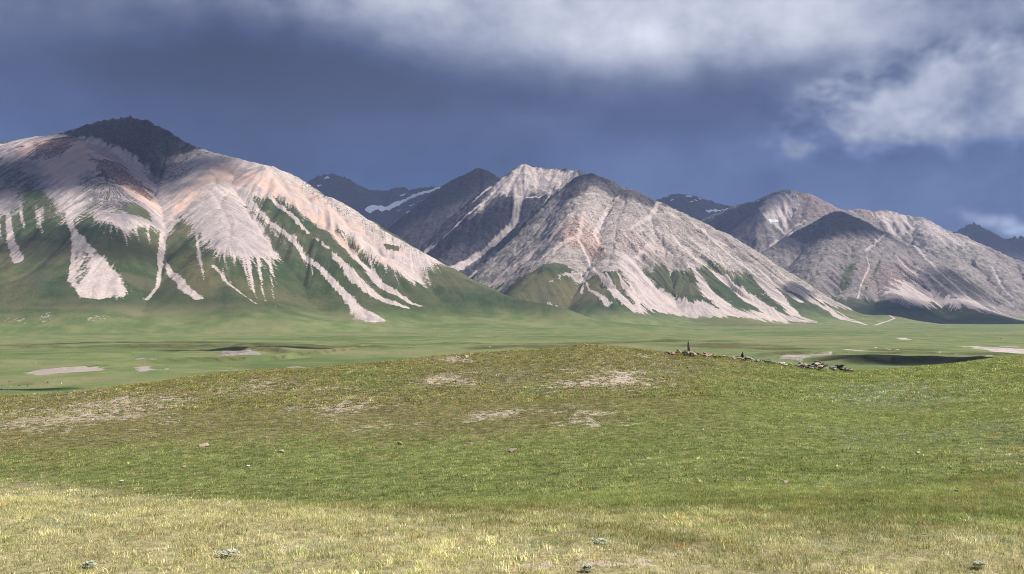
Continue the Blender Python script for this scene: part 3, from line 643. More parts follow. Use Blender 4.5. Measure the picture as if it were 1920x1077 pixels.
def pchip(x, y):
    """smooth curve through control points without overshoot"""
    x = np.array(x, float); y = np.array(y, float); h = np.diff(x); d = np.diff(y)/h
    mm = np.zeros_like(y)
    for i in range(1, len(x)-1):
        if d[i-1]*d[i] > 0:
            w1 = 2*h[i]+h[i-1]; w2 = h[i]+2*h[i-1]; mm[i] = (w1+w2)/(w1/d[i-1]+w2/d[i])
    mm[0] = d[0]; mm[-1] = 0
    def f(q):
        q = np.clip(q, x[0], x[-1]); i = np.clip(np.searchsorted(x, q)-1, 0, len(x)-2)
        t = (q-x[i])/h[i]
        return ((1+2*t)*(1-t)**2)*y[i]+t*(1-t)**2*h[i]*mm[i]+t*t*(3-2*t)*y[i+1]+t*t*(t-1)*h[i]*mm[i+1]
    return f
PROF = [(c, pchip(*zip(*p))) for c, p in COLS]
SCARPS = []   # (world polyline, height, face width, fall-off behind)
def valley_pt(px, py, z=-54.0):
    Y = -z*F/(py-HY); return ((px-960)/F*Y, Y)
for pts, h, w, fo in [
    ([(0, 722), (60, 722), (110, 718), (165, 712)], 2.6, 8, 60),
    ([(10, 698), (60, 694), (120, 693), (190, 688), (230, 692)], 3.0, 16, 120),
    ([(232, 683), (300, 680), (400, 676), (500, 672), (600, 664), (690, 657), (735, 650)], 5.5, 16, 160),
    ([(235, 680), (260, 670), (290, 671), (310, 676)], 5.0, 14, 50),
    ([(360, 657), (430, 655), (480, 658), (540, 664), (580, 664)], 6.5, 22, 130),
    ([(0, 650), (120, 652), (250, 650), (380, 648), (470, 651), (560, 656)], 4.0, 30, 200),
    ([(940, 662), (960, 659), (990, 657)], 4.5, 10, 80),
    ([(1050, 650), (1120, 652), (1200, 655)], 3.0, 14, 100),
    ([(1400, 676), (1470, 668), (1520, 666), (1560, 669), (1600, 668)], 5.0, 18, 100),
    ([(1560, 690), (1620, 684), (1700, 683), (1760, 682), (1820, 684), (1870, 682), (1940, 680)], 8.0, 22, 130),
    ([(1500, 664), (1640, 668), (1780, 667), (1960, 665)], 3.0, 25, 150),
    ([(1240, 640), (1330, 645), (1400, 655)], 3.0, 16, 120), ([(1300, 630), (1420, 638), (1500, 648)], 3.0, 20, 150),
    ([(780, 644), (860, 646), (930, 648)], 3.0, 20, 150), ([(600, 650), (680, 648), (735, 650)], 3.0, 20, 90)]:
    SCARPS.append(([valley_pt(*p) for p in pts], h, w, fo))
def ground_z(X, Y):
    X = np.asarray(X, float); Y = np.asarray(Y, float)
    u = 960+F*X/(np.maximum(Y, 0)+6.0+0*Y)
    u = np.where(Y > 60, 960+F*X/np.maximum(Y, 1), u*(1-np.clip((Y-20)/40, 0, 1))+np.clip((Y-20)/40, 0, 1)*(960+F*X/np.maximum(Y, 1)))
    Z = np.zeros(X.shape)
    vals = [f(Y) for _, f in PROF]; cs = [c for c, _ in PROF]
    Z = np.where(u <= cs[0], vals[0], vals[-1])
    for i in range(len(cs)-1):
        t = np.clip((u-cs[i])/(cs[i+1]-cs[i]), 0, 1); t = t*t*(3-2*t)*0.5+t*0.5
        Z = np.where((u > cs[i]) & (u <= cs[i+1]), vals[i]*(1-t)+vals[i+1]*t, Z)
    near = 1-sstep(Y, 60, 130); far = sstep(Y, 150, 500)
    Z = Z+(0.035*fbm(X/1.7, Y/1.7, 3, 301)+0.12*fbm(X/7, Y/7, 2, 305)*sstep(Y, 12, 30))*(0.4+0.6*near)
    Z = Z+far*(5.0*fbm(X/260, Y/170, 3, 311)+2.2*fbm(X/110, Y/70, 2, 318, ridged=True)+5.0*fbm(X/800, Y/800, 2, 315)-1.5)*(1-0.5*sstep(Y, 2500, 4000))
    sf = np.zeros(X.shape)
    if far.max() > 0:
        for P, h, w, fo in SCARPS:
            P = np.array(P)
            q = (X > P[0, 0]-w) & (X < P[-1, 0]+w) & (Y > P[:, 1].min()-2*w) & (Y < P[:, 1].max()+4*fo)
            if not q.any(): continue
            xq, yq = X[q], Y[q]
            yc = np.interp(xq, P[:, 0], P[:, 1]); sg = yq-yc+w*1.2*fbm(xq/60, yq/60, 3, 333)
            inx = sstep(xq, P[0, 0]-w, P[0, 0]+3*w)*(1-sstep(xq, P[-1, 0]-3*w, P[-1, 0]+w))
            r = sstep(sg, -w*.5, w*.5)*np.exp(-np.maximum(sg, 0)/fo)
            Z[q] += far[q]*h*inx*r
            sf[q] = np.maximum(sf[q], inx*np.exp(-(sg/(w*.55))**2))
    ground_z.scarp = sf
    return Z

def ground_spot(px, py):
    Y = np.concatenate([np.geomspace(3, 130, 900), np.geomspace(130, 6000, 900)]); X = (px-960)/F*Y
    over = ground_z(X, Y) >= (HY-py)/F*Y
    i = int(np.argmax(over)) if over.any() else len(Y)-1
    return (X[i], Y[i])

apex = 22.0
tr = np.linspace(-1.75, 1.75, 620); tr = tr*(0.62+0.38*(tr/1.75)**2)
yr = np.geomspace(2.0, 30000.0+apex, 600)-apex
GY, GT = np.meshgrid(yr, tr, indexing='ij'); GX = GT*(GY+apex)
GZ = ground_z(GX, GY); scarp = ground_z.scarp
A = {k_: np.zeros(GX.shape, np.float32) for k_ in ('scree', 'red', 'rock', 'dark', 'snow', 'soil', 'dry')}
def vwin(P, pad): return (GX > P[:, 0].min()-pad) & (GX < P[:, 0].max()+pad) & (GY > P[:, 1].min()-pad) & (GY < P[:, 1].max()+pad) & (GY > 130)
def vpatch(key, pts, soft, amp, val=1.0, seed=0):
    P = np.array([valley_pt(*p) for p in pts]); w = vwin(P, soft+2*amp)
    sd = poly_sd(GX[w], GY[w], P)+amp*fbm(GX[w]/60, GY[w]/60, 3, 340+seed)
    A[key][w] = np.maximum(A[key][w], sstep(sd, -soft, soft)*val)
def vline(key, pts, w, val=1.0, seed=0):
    P = np.array([valley_pt(*p) for p in pts]); q = vwin(P, 3*w)
    d, f = seg_dist(GX[q], GY[q], P)
    A[key][q] = np.maximum(A[key][q], sstep(w-d*(1+.4*fbm(GX[q]/40, GY[q]/40, 2, 350+seed)), -w*.5, w*.5)*val)
A['dry'] = np.maximum(A['dry'], 0.9*scarp*(fbm(GX/90, GY/90, 2, 360) > -0.3)).astype(np.float32)

# gravel bars, stream lines and bare banks on the valley floor
vpatch('soil', [(40, 697), (90, 691), (150, 689), (195, 689), (200, 694), (150, 698), (80, 702), (45, 701)], 12, 14)
vline('scree', [(-30, 698), (20, 698), (50, 698)], 2.5); vline('scree', [(250, 698), (330, 694), (420, 694), (520, 693)], 1.6, .9)
vpatch('soil', [(255, 690), (275, 686), (280, 692), (300, 697), (260, 699)], 8, 14, .9)
vpatch('rock', [(240, 676), (258, 669), (290, 670), (310, 675), (285, 678)], 6, 10, .9)
vpatch('rock', [(405, 664), (425, 657), (470, 658), (490, 664), (450, 667)], 8, 14, .9)
vpatch('rock', [(520, 686), (560, 683), (585, 686), (560, 690)], 6, 10, .6)
vpatch('rock', [(1455, 678), (1470, 668), (1500, 669), (1560, 667), (1550, 673), (1510, 676), (1500, 682)], 5, 9, .95)
vpatch('scree', [(1790, 650), (1850, 653), (1940, 655), (1960, 663), (1880, 662), (1840, 657)], 30, 60, .75)
vline('scree', [(1640, 655), (1720, 664), (1800, 667), (1960, 670)], 3.0, .8); vpatch('scree', [(1570, 656), (1620, 658), (1640, 662), (1590, 660)], 6, 16, .7)
vline('scree', [(1690, 634), (1700, 637), (1716, 639)], 12, .8, 2); vpatch('rock', [(1865, 650), (1890, 646), (1920, 649), (1900, 652)], 8, 20, .8)
vpatch('dark', [(240, 676), (258, 669), (290, 670), (310, 675), (285, 678)], 6, 10, .3)
vpatch('soil', [(380, 700), (430, 697), (470, 697), (440, 701)], 5, 10, .5)
for i, (a, c) in enumerate([(100, 646), (330, 650), (640, 652), (1000, 652), (1100, 645), (1350, 650), (1480, 655), (1700, 660), (1250, 640)]):
    vpatch('dry', [(a-130, c), (a, c-3), (a+130, c), (a, c+4)], 25, 60, .75, i)

def plan(pts): return [ground_spot(*p) for p in pts]
ZONES = {'bare': [], 'straw': [], 'lush': [], 'sage': []}
def zone(key, pts, soft, val=1.0, stretch=1.0): ZONES[key].append((plan(pts), soft, val))
zone('bare', [(1040, 712), (1090, 698), (1160, 696), (1230, 706), (1240, 722), (1160, 728), (1080, 730)], 4, .70)
zone('bare', [(-60, 800), (0, 775), (120, 757), (260, 736), (350, 740), (360, 765), (200, 790), (60, 815), (-60, 840)], 4, .58)
zone('bare', [(600, 762), (660, 745), (700, 752), (690, 772), (620, 778)], 3, .66)
zone('bare', [(1060, 795), (1085, 770), (1130, 775), (1120, 795)], 2, .76)
zone('bare', [(780, 720), (800, 705), (880, 705), (880, 722)], 3, .66)
zone('bare', [(430, 735), (470, 715), (520, 716), (520, 735)], 3, .62)
zone('bare', [(900, 790), (940, 765), (980, 765), (980, 785)], 2, .64)
zone('bare', [(800, 676), (830, 671), (870, 671), (870, 677)], 2, .9)
zone('bare', [(1080, 1060), (1150, 1035), (1240, 1028), (1330, 1040), (1345, 1062), (1250, 1075), (1120, 1077)], .3, .56)
zone('bare', [(990, 1060), (1020, 1045), (1050, 1050), (1040, 1065)], .2, .7)
zone('bare', [(1385, 1077), (1400, 1050), (1470, 1050), (1480, 1077)], .25, .7)
zone('bare', [(230, 1060), (300, 1050), (330, 1062), (270, 1070)], .2, .5)
zone('straw', [(-500, 880), (0, 905), (300, 934), (480, 945), (700, 953), (850, 965), (960, 985), (1100, 1010), (1300, 1020), (1500, 1030), (1500, 1300), (-500, 1300)], .8, .95)
zone('straw', [(1300, 995), (1600, 1002), (1920, 1012), (2500, 1025), (2500, 1300), (1300, 1300)], 1.1, .92)
zone('straw', [(700, 950), (1000, 953), (1300, 960), (1560, 985), (1400, 1015), (1000, 1010), (800, 985)], .9, .55)
zone('straw', [(1440, 980), (1700, 985), (1900, 1000), (1700, 1010), (1500, 1000)], .8, .45)
zone('lush', [(-200, 860), (100, 850), (300, 835), (500, 825), (700, 822), (900, 815), (1100, 805), (1250, 770), (1300, 720), (1400, 688), (1560, 690), (1640, 692), (1700, 690), (2200, 655), (2300, 990), (1700, 985), (1300, 960), (960, 958), (480, 948), (-200, 905)], 6.0, .92)
zone('lush', [(600, 700), (680, 690), (760, 700), (750, 730), (650, 735)], 3, .6)
zone('lush', [(960, 735), (1000, 720), (1050, 740), (1030, 760), (980, 765)], 2, .5)
zone('sage', [(1540, 745), (1620, 722), (1760, 720), (1790, 740), (1700, 765), (1580, 765)], 3, .9)
zone('sage', [(1560, 815), (1640, 800), (1740, 805), (1720, 825), (1600, 835)], 2, .6)
zone('sage', [(1780, 800), (1920, 790), (1960, 850), (1840, 870)], 2, .6)
zone('sage', [(60, 735), (130, 728), (140, 745), (80, 750)], 2, .6); zone('sage', [(860, 715), (930, 695), (980, 700), (960, 720)], 3, .6)
zone('sage', [(1200, 700), (1290, 680), (1340, 690), (1300, 705)], 3, .6)
zone('sage', [(950, 1025), (1100, 1000), (1150, 1010), (1100, 1035), (1000, 1045)], .4, .6)
zone('sage', [(1500, 1020), (1700, 1000), (1900, 1020), (1800, 1040), (1550, 1040)], .4, .35)
def fields(X, Y):
    r = {}
    wob = fbm(X/3.0, Y/3.0, 3, 371); wob2 = fbm(X/.8, Y/.8, 2, 375)
    for k_, zs in ZONES.items():
        v = np.zeros(X.shape)
        for P, soft, val in zs:
            Q = np.array(P); pad = soft*3
            q = (X > Q[:, 0].min()-pad) & (X < Q[:, 0].max()+pad) & (Y > Q[:, 1].min()-pad) & (Y < Q[:, 1].max()+pad)
            if not q.any(): continue
            v[q] = np.maximum(v[q], sstep(poly_sd(X[q], Y[q], P)+soft*1.1*wob[q]+soft*.8*wob2[q], -soft, soft)*val)
        r[k_] = v
    base = sstep(fbm(X/4.5, Y/4.5, 3, 377), 0.05, 0.55)*(1-r['lush'])*(1-r['straw'])*sstep(Y, 15, 25)
    r['bare'] = np.clip(np.maximum(r['bare'], 0.52*base), 0, 1)
    r['sage'] = np.maximum(r['sage'], 0.55*sstep(fbm(X/2.5, Y/2.5, 3, 379), 0.25, 0.6))
    return r
nf_ = GY < 220
fl = {k_: np.zeros(GX.shape, np.float32) for k_ in ZONES}
fv = fields(GX[nf_], GY[nf_])
for k_ in fl: fl[k_][nf_] = fv[k_]
A['tone'] = np.clip(0.5+0.6*fbm(GX/170, GY/60, 3, 381)+0.4*fbm(GX/40, GY/14, 2, 385), 0, 1)
A['se'] = GX*.3; A['dd'] = GY*2.0; A['valley'] = np.ones(GX.shape)
A.update(fl); A['near'] = (1-sstep(GY, 90, 190)).astype(np.float32)
GROUND = grid_mesh('ground', GX, GY, GZ, A, None, terrain_material('meadow_ground', near=True))
tag(GROUND, 'rolling grass meadow with bare tan patches running out to the valley floor', None, None, 'structure')

# ------------------------------------------------------------------ air: haze box and unseen clouds added to cast shade
def haze_box():
    bm = bmesh.new(); bmesh.ops.create_cube(bm, size=1.0)
    lo = np.array([-14000, -3000, -75.0]); hi = np.array([14000, 31500, 1900.0])
    for v in bm.verts:
        for i in range(3): v.co[i] = lo[i] if v.co[i] < 0 else hi[i]
    me = bpy.data.meshes.new('haze'); bm.to_mesh(me); bm.free()
    mt = bpy.data.materials.new('haze_air'); mt.use_nodes = True; t = mt.node_tree; t.nodes.clear(); b = NB(t)
    v = b.node('ShaderNodeVolumePrincipled', {'Color': (0.42, 0.56, 0.95, 1), 'Density': HAZE, 'Anisotropy': 0.1})
    b.node('ShaderNodeOutputMaterial', {'Volume': v.outputs[0]})
    me.materials.append(mt)
    tag(link(bpy.data.objects.new('haze', me)), 'thin blue haze filling the valley air', None, None, 'stuff')
HAZE = 3.5e-5
haze_box()

def shade_cloud_material():
    mt = bpy.data.materials.new('shade_cloud_vapour'); mt.use_nodes = True; t = mt.node_tree; t.nodes.clear(); b = NB(t)
    co = b.node('ShaderNodeTexCoord').outputs['Object']
    sp = b.node('ShaderNodeSeparateXYZ', {0: co})
    r = b.m('SQRT', b.m('ADD', b.m('POWER', b.m('ABSOLUTE', sp.outputs[0]), 2.0), b.m('POWER', b.m('ABSOLUTE', sp.outputs[1]), 2.0)))
    n = b.noise(co, 2.6, 5, 0.6)
    a = b.m('MULTIPLY', b.sm(b.m('ADD', r, b.m('MULTIPLY', b.m('SUBTRACT', n, 0.5), 0.9)), 0.45, 1.0, 1.0, 0.0), b.node('ShaderNodeObjectInfo').outputs['Alpha'])
    d = b.node('ShaderNodeBsdfDiffuse', {'Color': (0.85, 0.86, 0.88, 1)}); tl = b.node('ShaderNodeBsdfTransparent')
    mx = b.node('ShaderNodeMixShader', {0: a, 1: tl.outputs[0], 2: d.outputs[0]})
    b.node('ShaderNodeOutputMaterial', {'Surface': mx.outputs[0]})
    return mt
SHADE_CLOUD = shade_cloud_material()
def cloud(target, rx, ry, t, seed, label, rot=0.0, thin=0.16, dense=.9):  # added above the frame, up the sun ray, to cast shade on its target
    c = np.asarray(target)+SUN*t
    bm = bmesh.new(); bmesh.ops.create_icosphere(bm, subdivisions=5, radius=1.0)
    P = np.array([v.co[:] for v in bm.verts])
    d = 1+0.22*fbm(P[:, 0]*2.2+P[:, 2], P[:, 1]*2.2-P[:, 2], 4, 400+seed)
    for v, k_ in zip(bm.verts, d):
        v.co = (v.co.x*k_, v.co.y*k_, v.co.z*thin*k_*(1.0 if v.co.z > 0 else 0.5))
    me = bpy.data.meshes.new('cloud'); bm.to_mesh(me); bm.free(); me.materials.append(SHADE_CLOUD)
    me.polygons.foreach_set('use_smooth', [True]*len(me.polygons))
    o = link(bpy.data.objects.new('cloud', me)); o.location = c; o.scale = (rx, ry, (rx+ry)/2); o.rotation_euler = (0, 0, rot)
    o.color = (1, 1, 1, dense)
    tag(o, label, None, None, 'structure')
SHADE_CLOUDS = [  # out-of-view clouds, each aimed at a place that needs shade
    (at(255, 262, 4330), 580, 430, 2600, 'small unseen cloud shading the left peak', .7),
    (at(660, 380, 9900), 3200, 1900, 6800, 'broad unseen cloud shading the far left mountains'),
    (at(1300, 390, 9900), 1700, 1300, 6300, 'unseen cloud shading the far mountains right of centre'),
    (at(1130, 345, 5500), 560, 250, 3200, 'small unseen cloud shading the central summit'),
    (at(800, 400, 6900), 560, 420, 4200, 'unseen cloud shading the dusky shoulder'),
    (at(900, 430, 5800), 330, 300, 3600, 'thin unseen cloud added to darken the dark wedge', .42),
    (at(1390, 410, 7800), 420, 420, 4600, 'unseen cloud shading the shadowed flank'),
    (at(1580, 425, 6300), 560, 360, 3900, 'small unseen cloud shading the right pyramid', .74),
    (at(1800, 605, 4900), 900, 420, 4800, 'flat unseen cloud shading the right valley', .92),
    (at(1860, 440, 11000), 1500, 900, 7000, 'unseen cloud shading the far right peak'),
    (at(165, 345, 3780), 760, 560, 2500, 'thin unseen cloud shading the left flank', .85),
    (at(1740, 688, 880), 170, 70, 1700, 'wisp of unseen cloud added to shade the near hollow', .9),
    (at(470, 656, 1240), 190, 45, 2600, 'streak of unseen cloud added to shade the valley terraces', .7),
    (at(300, 647, 1500), 330, 60, 3000, 'long thin unseen cloud added to shade the left valley', .35),
    (at(25, 731, 560), 60, 16, 1500, 'scrap of unseen cloud added to shade the left hollow', .8),
    (at(1790, 540, 5600), 420, 300, 3500, 'thin unseen cloud shading the right foot slopes', .5),
    (at(120, 540, 3000), 520, 160, 2400, 'thin unseen cloud shading the left foot slopes', .4),
    (at(1480, 565, 4500), 150, 130, 2700, 'wisp of unseen cloud shading the long scree'),
]
for i, (c, rx, ry, t, lb, *dn) in enumerate(SHADE_CLOUDS): cloud(c, rx, ry, t, i*7, lb, dense=dn[0] if dn else .62)

# ------------------------------------------------------------------ stones
def stone_material(name, c1, c2):
    mt = bpy.data.materials.new(name); mt.use_nodes = True; t = mt.node_tree; t.nodes.clear(); b = NB(t)
    co = b.node('ShaderNodeTexCoord').outputs['Object']; rnd = b.node('ShaderNodeObjectInfo').outputs['Random']
    n = b.noise(b.vm('ADD', co, b.node('ShaderNodeCombineXYZ', {0: b.m('MULTIPLY', rnd, 40.0)}).outputs[0]), 7.0, 5, 0.65)
    col = b.mix(b.sm(n, 0.3, 0.7), tuple(c1)+(1,), tuple(c2)+(1,))
    col = b.mix(b.m('MULTIPLY', b.sm(b.noise(co, 22.0, 3, 0.6), 0.6, 0.72), 0.5), col, (0.25, 0.16, 0.07, 1))
    hs = b.node('ShaderNodeHueSaturation', {'Color': col, 'Value': b.m('ADD', 0.75, b.m('MULTIPLY', rnd, 0.5))})
    bs = b.node('ShaderNodeBsdfPrincipled', {'Base Color': hs.outputs[0], 'Roughness': 0.85})
    bp = b.node('ShaderNodeBump', {'Height': n, 'Strength': 0.6, 'Distance': 0.03}); b.l.new(bp.outputs[0], bs.inputs['Normal'])
    b.node('ShaderNodeOutputMaterial', {'Surface': bs.outputs[0]})
    return mt
ST = {'tan': stone_material('tan_stone', (0.30, 0.215, 0.15), (0.50, 0.40, 0.30)), 'grey': stone_material('grey_slate', (0.12, 0.12, 0.135), (0.34, 0.34, 0.36)),
      'dark': stone_material('dark_slate', (0.028, 0.027, 0.030), (0.060, 0.058, 0.062)), 'white': stone_material('pale_stone', (0.50, 0.47, 0.43), (0.68, 0.65, 0.60)),
      'red': stone_material('reddish_stone', (0.26, 0.14, 0.09), (0.42, 0.27, 0.19))}
def stone_mesh(name, seed, flat, mat, n=16):
    r = np.random.RandomState(seed)
    v = r.normal(size=(n, 3)); v /= np.linalg.norm(v, axis=1)[:, None]; v *= r.uniform(.75, 1.0, (n, 1))
    v[:, 2] = np.clip(v[:, 2], -.55, .55)/.55       # split along the bedding: flat top and bottom
    v[:, 2] *= flat; v[:, :2] *= np.array([1.0, r.uniform(.55, .85)])
    bm = bmesh.new()
    for p in v: bm.verts.new(p)
    h = bmesh.ops.convex_hull(bm, input=bm.verts)
    bmesh.ops.delete(bm, geom=[g for g in h['geom_interior'] if isinstance(g, bmesh.types.BMVert)], context='VERTS')
    bmesh.ops.bevel(bm, geom=list(bm.edges), offset=0.045, segments=1, affect='EDGES')
    me = bpy.data.meshes.new(name); bm.to_mesh(me); bm.free(); me.materials.append(mat)
    return me
_smesh = {}
def stone(x, y, size, kind, label, group=None, flat=.3, lift=0.0, tilt=.25, seed=0, name='stone', cat='stone', sink=.35):
    r = random.Random(seed*31+7)
    key = (kind, round(flat, 1), seed % 9)
    if key not in _smesh: _smesh[key] = stone_mesh(name, 500+seed % 9+int(flat*100), round(flat, 1), ST[kind])
    o = link(bpy.data.objects.new(name, _smesh[key]))
    z = float(ground_z(np.array([x]), np.array([y]))[0])
    o.scale = (size/2,)*3
    o.location = (x, y, z+lift+size/2*flat*(1-2*sink)+(.08 if cat is None else .03)); o.rotation_euler = (r.uniform(-tilt, tilt), r.uniform(-tilt, tilt), r.uniform(0, 6.28))
    return tag(o, label, cat, group)
def upright(px, base_py, Y, height, rings, mat, label, lean=0.0, yaw=0.0):
    """a split slab set on end; rings are (height share, half width, half depth, shift)"""
    V, Fc = [], []; n = 8; r = random.Random(int(px))
    for (h, a, d, sh) in rings:
        for i in range(n):
            t = 2*math.pi*(i+.5)/n; c, q = math.cos(t), math.sin(t); e = .45
            V.append((sh+a*math.copysign(abs(c)**e, c)*r.uniform(.93, 1.05), d*math.copysign(abs(q)**e, q)*r.uniform(.9, 1.06), h*height))
    for k_ in range(len(rings)-1):
        for i in range(n):
            j = (i+1) % n; Fc.append((k_*n+i, k_*n+j, (k_+1)*n+j, (k_+1)*n+i))
    Fc.append(tuple(range(n-1, -1, -1))); Fc.append(tuple((len(rings)-1)*n+i for i in range(n)))
    x = (px-960)/F*Y; z = float(ground_z(np.array([x]), np.array([Y]))[0])
    o = from_arrays('standing_stone', V, Fc, mat); o.location = (x, Y, z-.12); o.rotation_euler = (0, lean, yaw)
    return tag(o, label, 'standing stone')
upright(1292, 668, 70.5, 1.42, [(0, .135, .09, .01), (.2, .13, .085, .0), (.45, .105, .08, -.015), (.7, .08, .065, -.03), (.88, .05, .045, -.042), (1.0, .018, .02, -.05)], ST['dark'],
        'tall narrow dark slate stone standing upright on the hill crest', lean=-.03, yaw=.3)
upright(1391, 672, 71.5, .86, [(0, .21, .08, 0), (.25, .20, .08, .0), (.5, .15, .07, .01), (.75, .085, .05, .02), (1.0, .018, .02, .03)], ST['dark'],
        'short pointed dark slate stone standing among slabs right of the tall one', lean=.05, yaw=-.2)
def heap(n, px0, px1, Y0, Y1, kinds, smin, smax, mound, label, seed, flat=(.2, .4), name='stone_heap'):
    """a tumbled heap: the thing is the heap, each stone in it a part"""
    r = random.Random(seed); root = bpy.data.objects.new(name, None); link(root); yc = (Y0+Y1)/2; xc = ((px0+px1)/2-960)/F*yc
    root.location = (xc, yc, float(ground_z(np.array([xc]), np.array([yc]))[0])); tag(root, label, 'stone heap')
    for i in range(n):
        k_ = kinds[r.randrange(len(kinds))]; y = r.uniform(Y0, Y1); p = r.uniform(px0, px1)
        f_ = max(0, 1-abs((p-(px0+px1)/2)/((px1-px0)/2))**2)
        o = stone((p-960)/F*y, y, r.uniform(smin, smax), k_, None, None, r.uniform(*flat), r.uniform(0, mound)*f_, .35, seed+i*3, 'slab' if k_ in ('grey', 'dark') else 'stone', cat=None)
        o.parent = root; o.location = o.location-root.location
heap(42, 1250, 1334, 69.0, 71.6, ['tan', 'tan', 'grey', 'red'], .26, .72, .34, 'low heap of tan and grey stones around the tall standing stone', 11)
heap(24, 1318, 1380, 69.6, 71.6, ['red', 'tan', 'tan'], .25, .65, .16, 'thin line of reddish stones between the two standing stones', 37)
heap(36, 1366, 1456, 69.3, 71.8, ['grey', 'grey', 'dark', 'tan'], .28, .78, .26, 'scatter of grey slate slabs around the short standing stone', 61, (.15, .3))
heap(10, 1458, 1506, 70.3, 72.0, ['white'], .28, .6, .08, 'short row of white stones left of the large slab heap', 83, (.3, .5))
heap(50, 1492, 1596, 69.8, 72.4, ['grey', 'grey', 'tan', 'tan', 'dark'], .38, .95, .5, 'large heap of grey and tan slabs at the right end of the crest', 101, (.15, .35))
heap(18, 800, 878, 66.8, 68.8, ['white', 'tan', 'tan'], .2, .46, .1, 'patch of whitish stones left of the hill top', 131)
heap(7, 1060, 1130, 71.5, 73, ['white', 'tan', 'red'], .22, .5, .05, 'few small stones on the very top of the grassy hill', 151)
for i, (px, py, wpx, k_, lb) in enumerate([
    (382, 838, 22, 'tan', 'flat tan rock on the dark grass, left part of the hill foot'), (528, 849, 15, 'tan', 'small tan rock right of the flat one on the hill foot'),
    (750, 834, 16, 'tan', 'flat pale rock on the hill foot left of the middle'), (961, 848, 20, 'tan', 'tan rock on the hill foot at the middle of the slope'),
    (1473, 909, 16, 'tan', 'flat tan rock in the green grass right of the middle'), (1793, 925, 12, 'white', 'small white rock in the grass toward the right edge'),
    (317, 785, 9, 'white', 'small white rock among bare soil on the left hill side'), (1262, 818, 7, 'white', 'tiny white rock on the green slope below the bare patch'),
    (1182, 874, 7, 'white', 'tiny white rock on the lower green slope right of centre'), (1722, 852, 10, 'white', 'pale rock on the sage green slope at the right'),
    (227, 905, 9, 'white', 'small pale rock just above the dry grass at left'), (1318, 808, 7, 'white', 'tiny pale rock on the green slope right of the bare patch'),
    (465, 876, 9, 'white', 'small pale rock low on the slope left of centre'), (345, 878, 12, 'tan', 'tan rock low on the green slope at left'),
    (1228, 666, 8, 'white', 'pale stone lying left of the tall standing stone heap'), (1165, 655, 9, 'tan', 'tan stone lying right of the hill top')]):
    x, y = ground_spot(px, py)
    stone(x, y, wpx*y/F*1.15, k_, lb, None, .32, 0.0, .12, 200+i, 'rock', 'rock')
for i, (px, py, k_) in enumerate([(18, 717, 'dark'), (4, 725, 'dark'), (36, 724, 'dark'), (52, 725, 'dark'), (3, 731, 'dark'), (90, 719, 'dark')]):
    x, y = ground_spot(px, py)
    stone(x, y, 1.5, k_, 'dark boulder on the valley grass at the far left edge', 'dark boulders at the far left', .8, 0, .2, 260+i, 'boulder', 'boulder')
for i, (px, py, lb) in enumerate([(15, 731, 'pale boulder in the dark hollow at the left edge'), (115, 720, 'pale boulder right of the dark hollow at left'), (66, 683, 'white boulder above the gravel bank at left'),
                                  (918, 652, 'white boulder left of the dark bank beyond the hill'), (1053, 620, 'white boulder left of the dark streak at the mountain foot'), (1095, 647, 'white boulder beyond the hill top'),
                                  (1590, 662, 'white boulder on the valley floor beyond the slab heap'), (838, 667, 'white boulder just beyond the patch of pale stones')]):
    x, y = ground_spot(px, py)
    stone(x, y, 4.0*y/F, 'white', lb, None, .6, 0, .2, 280+i, 'boulder', 'boulder')

# ------------------------------------------------------------------ grass
def blade_material():
    mt = bpy.data.materials.new('grass_blade'); mt.use_nodes = True; t = mt.node_tree; t.nodes.clear(); b = NB(t)
    tint = b.attr('tint', 'INSTANCER').outputs['Color']; v = b.attr('vary').outputs['Fac']
    hs = b.node('ShaderNodeHueSaturation', {'Color': tint, 'Value': b.sm(v, 0, 1, 0.62, 1.35), 'Hue': b.sm(v, 0, 1, 0.515, 0.485)})
    d = b.node('ShaderNodeBsdfDiffuse', {'Color': hs.outputs[0]}); tr_ = b.node('ShaderNodeBsdfTranslucent', {'Color': hs.outputs[0]})
    mx = b.node('ShaderNodeMixShader', {0: 0.48, 1: d.outputs[0], 2: tr_.outputs[0]})
    b.node('ShaderNodeOutputMaterial', {'Surface': mx.outputs[0]})
    return mt
BLADE = blade_material()
def tuft_mesh(name, n, rad, h0, h1, w0, w1, bend, seed, segs=2):
    r = np.random.RandomState(seed); V, Fc, vary = [], [], []
    for i in range(n):
        a = r.uniform(0, 6.283); q = rad*math.sqrt(r.uniform()); x, y = q*math.cos(a), q*math.sin(a)
        h = r.uniform(h0, h1); w = r.uniform(w0, w1)/2; f_ = r.uniform(0, 6.283); c, s_ = math.cos(f_), math.sin(f_)
        la = a+r.normal()*.8; lx, ly = math.cos(la), math.sin(la); bd = h*r.uniform(.3, 1)*bend
        k_ = len(V); va = r.uniform()
        for t in np.linspace(0, 1, segs+1):
            ww = w*(1-t)**.7 if t < 1 else 0
            cx, cy, cz = x+lx*bd*t*t, y+ly*bd*t*t, h*(t-.25*bend*t*t)
            if t < 1: V += [(cx-c*ww, cy-s_*ww, cz-.01*(t == 0)), (cx+c*ww, cy+s_*ww, cz-.01*(t == 0))]; vary += [va, va]
            else: V.append((cx, cy, cz)); vary.append(va)
        for j in range(segs-1): Fc.append((k_+2*j, k_+2*j+1, k_+2*j+3, k_+2*j+2))
        j = segs-1; Fc.append((k_+2*j, k_+2*j+1, k_+2*j+2))
    me = bpy.data.meshes.new(name); me.from_pydata(V, [], Fc); me.materials.append(BLADE)
    at_ = me.attributes.new('vary', 'FLOAT', 'POINT'); at_.data.foreach_set('value', np.array(vary, np.float32))
    return me
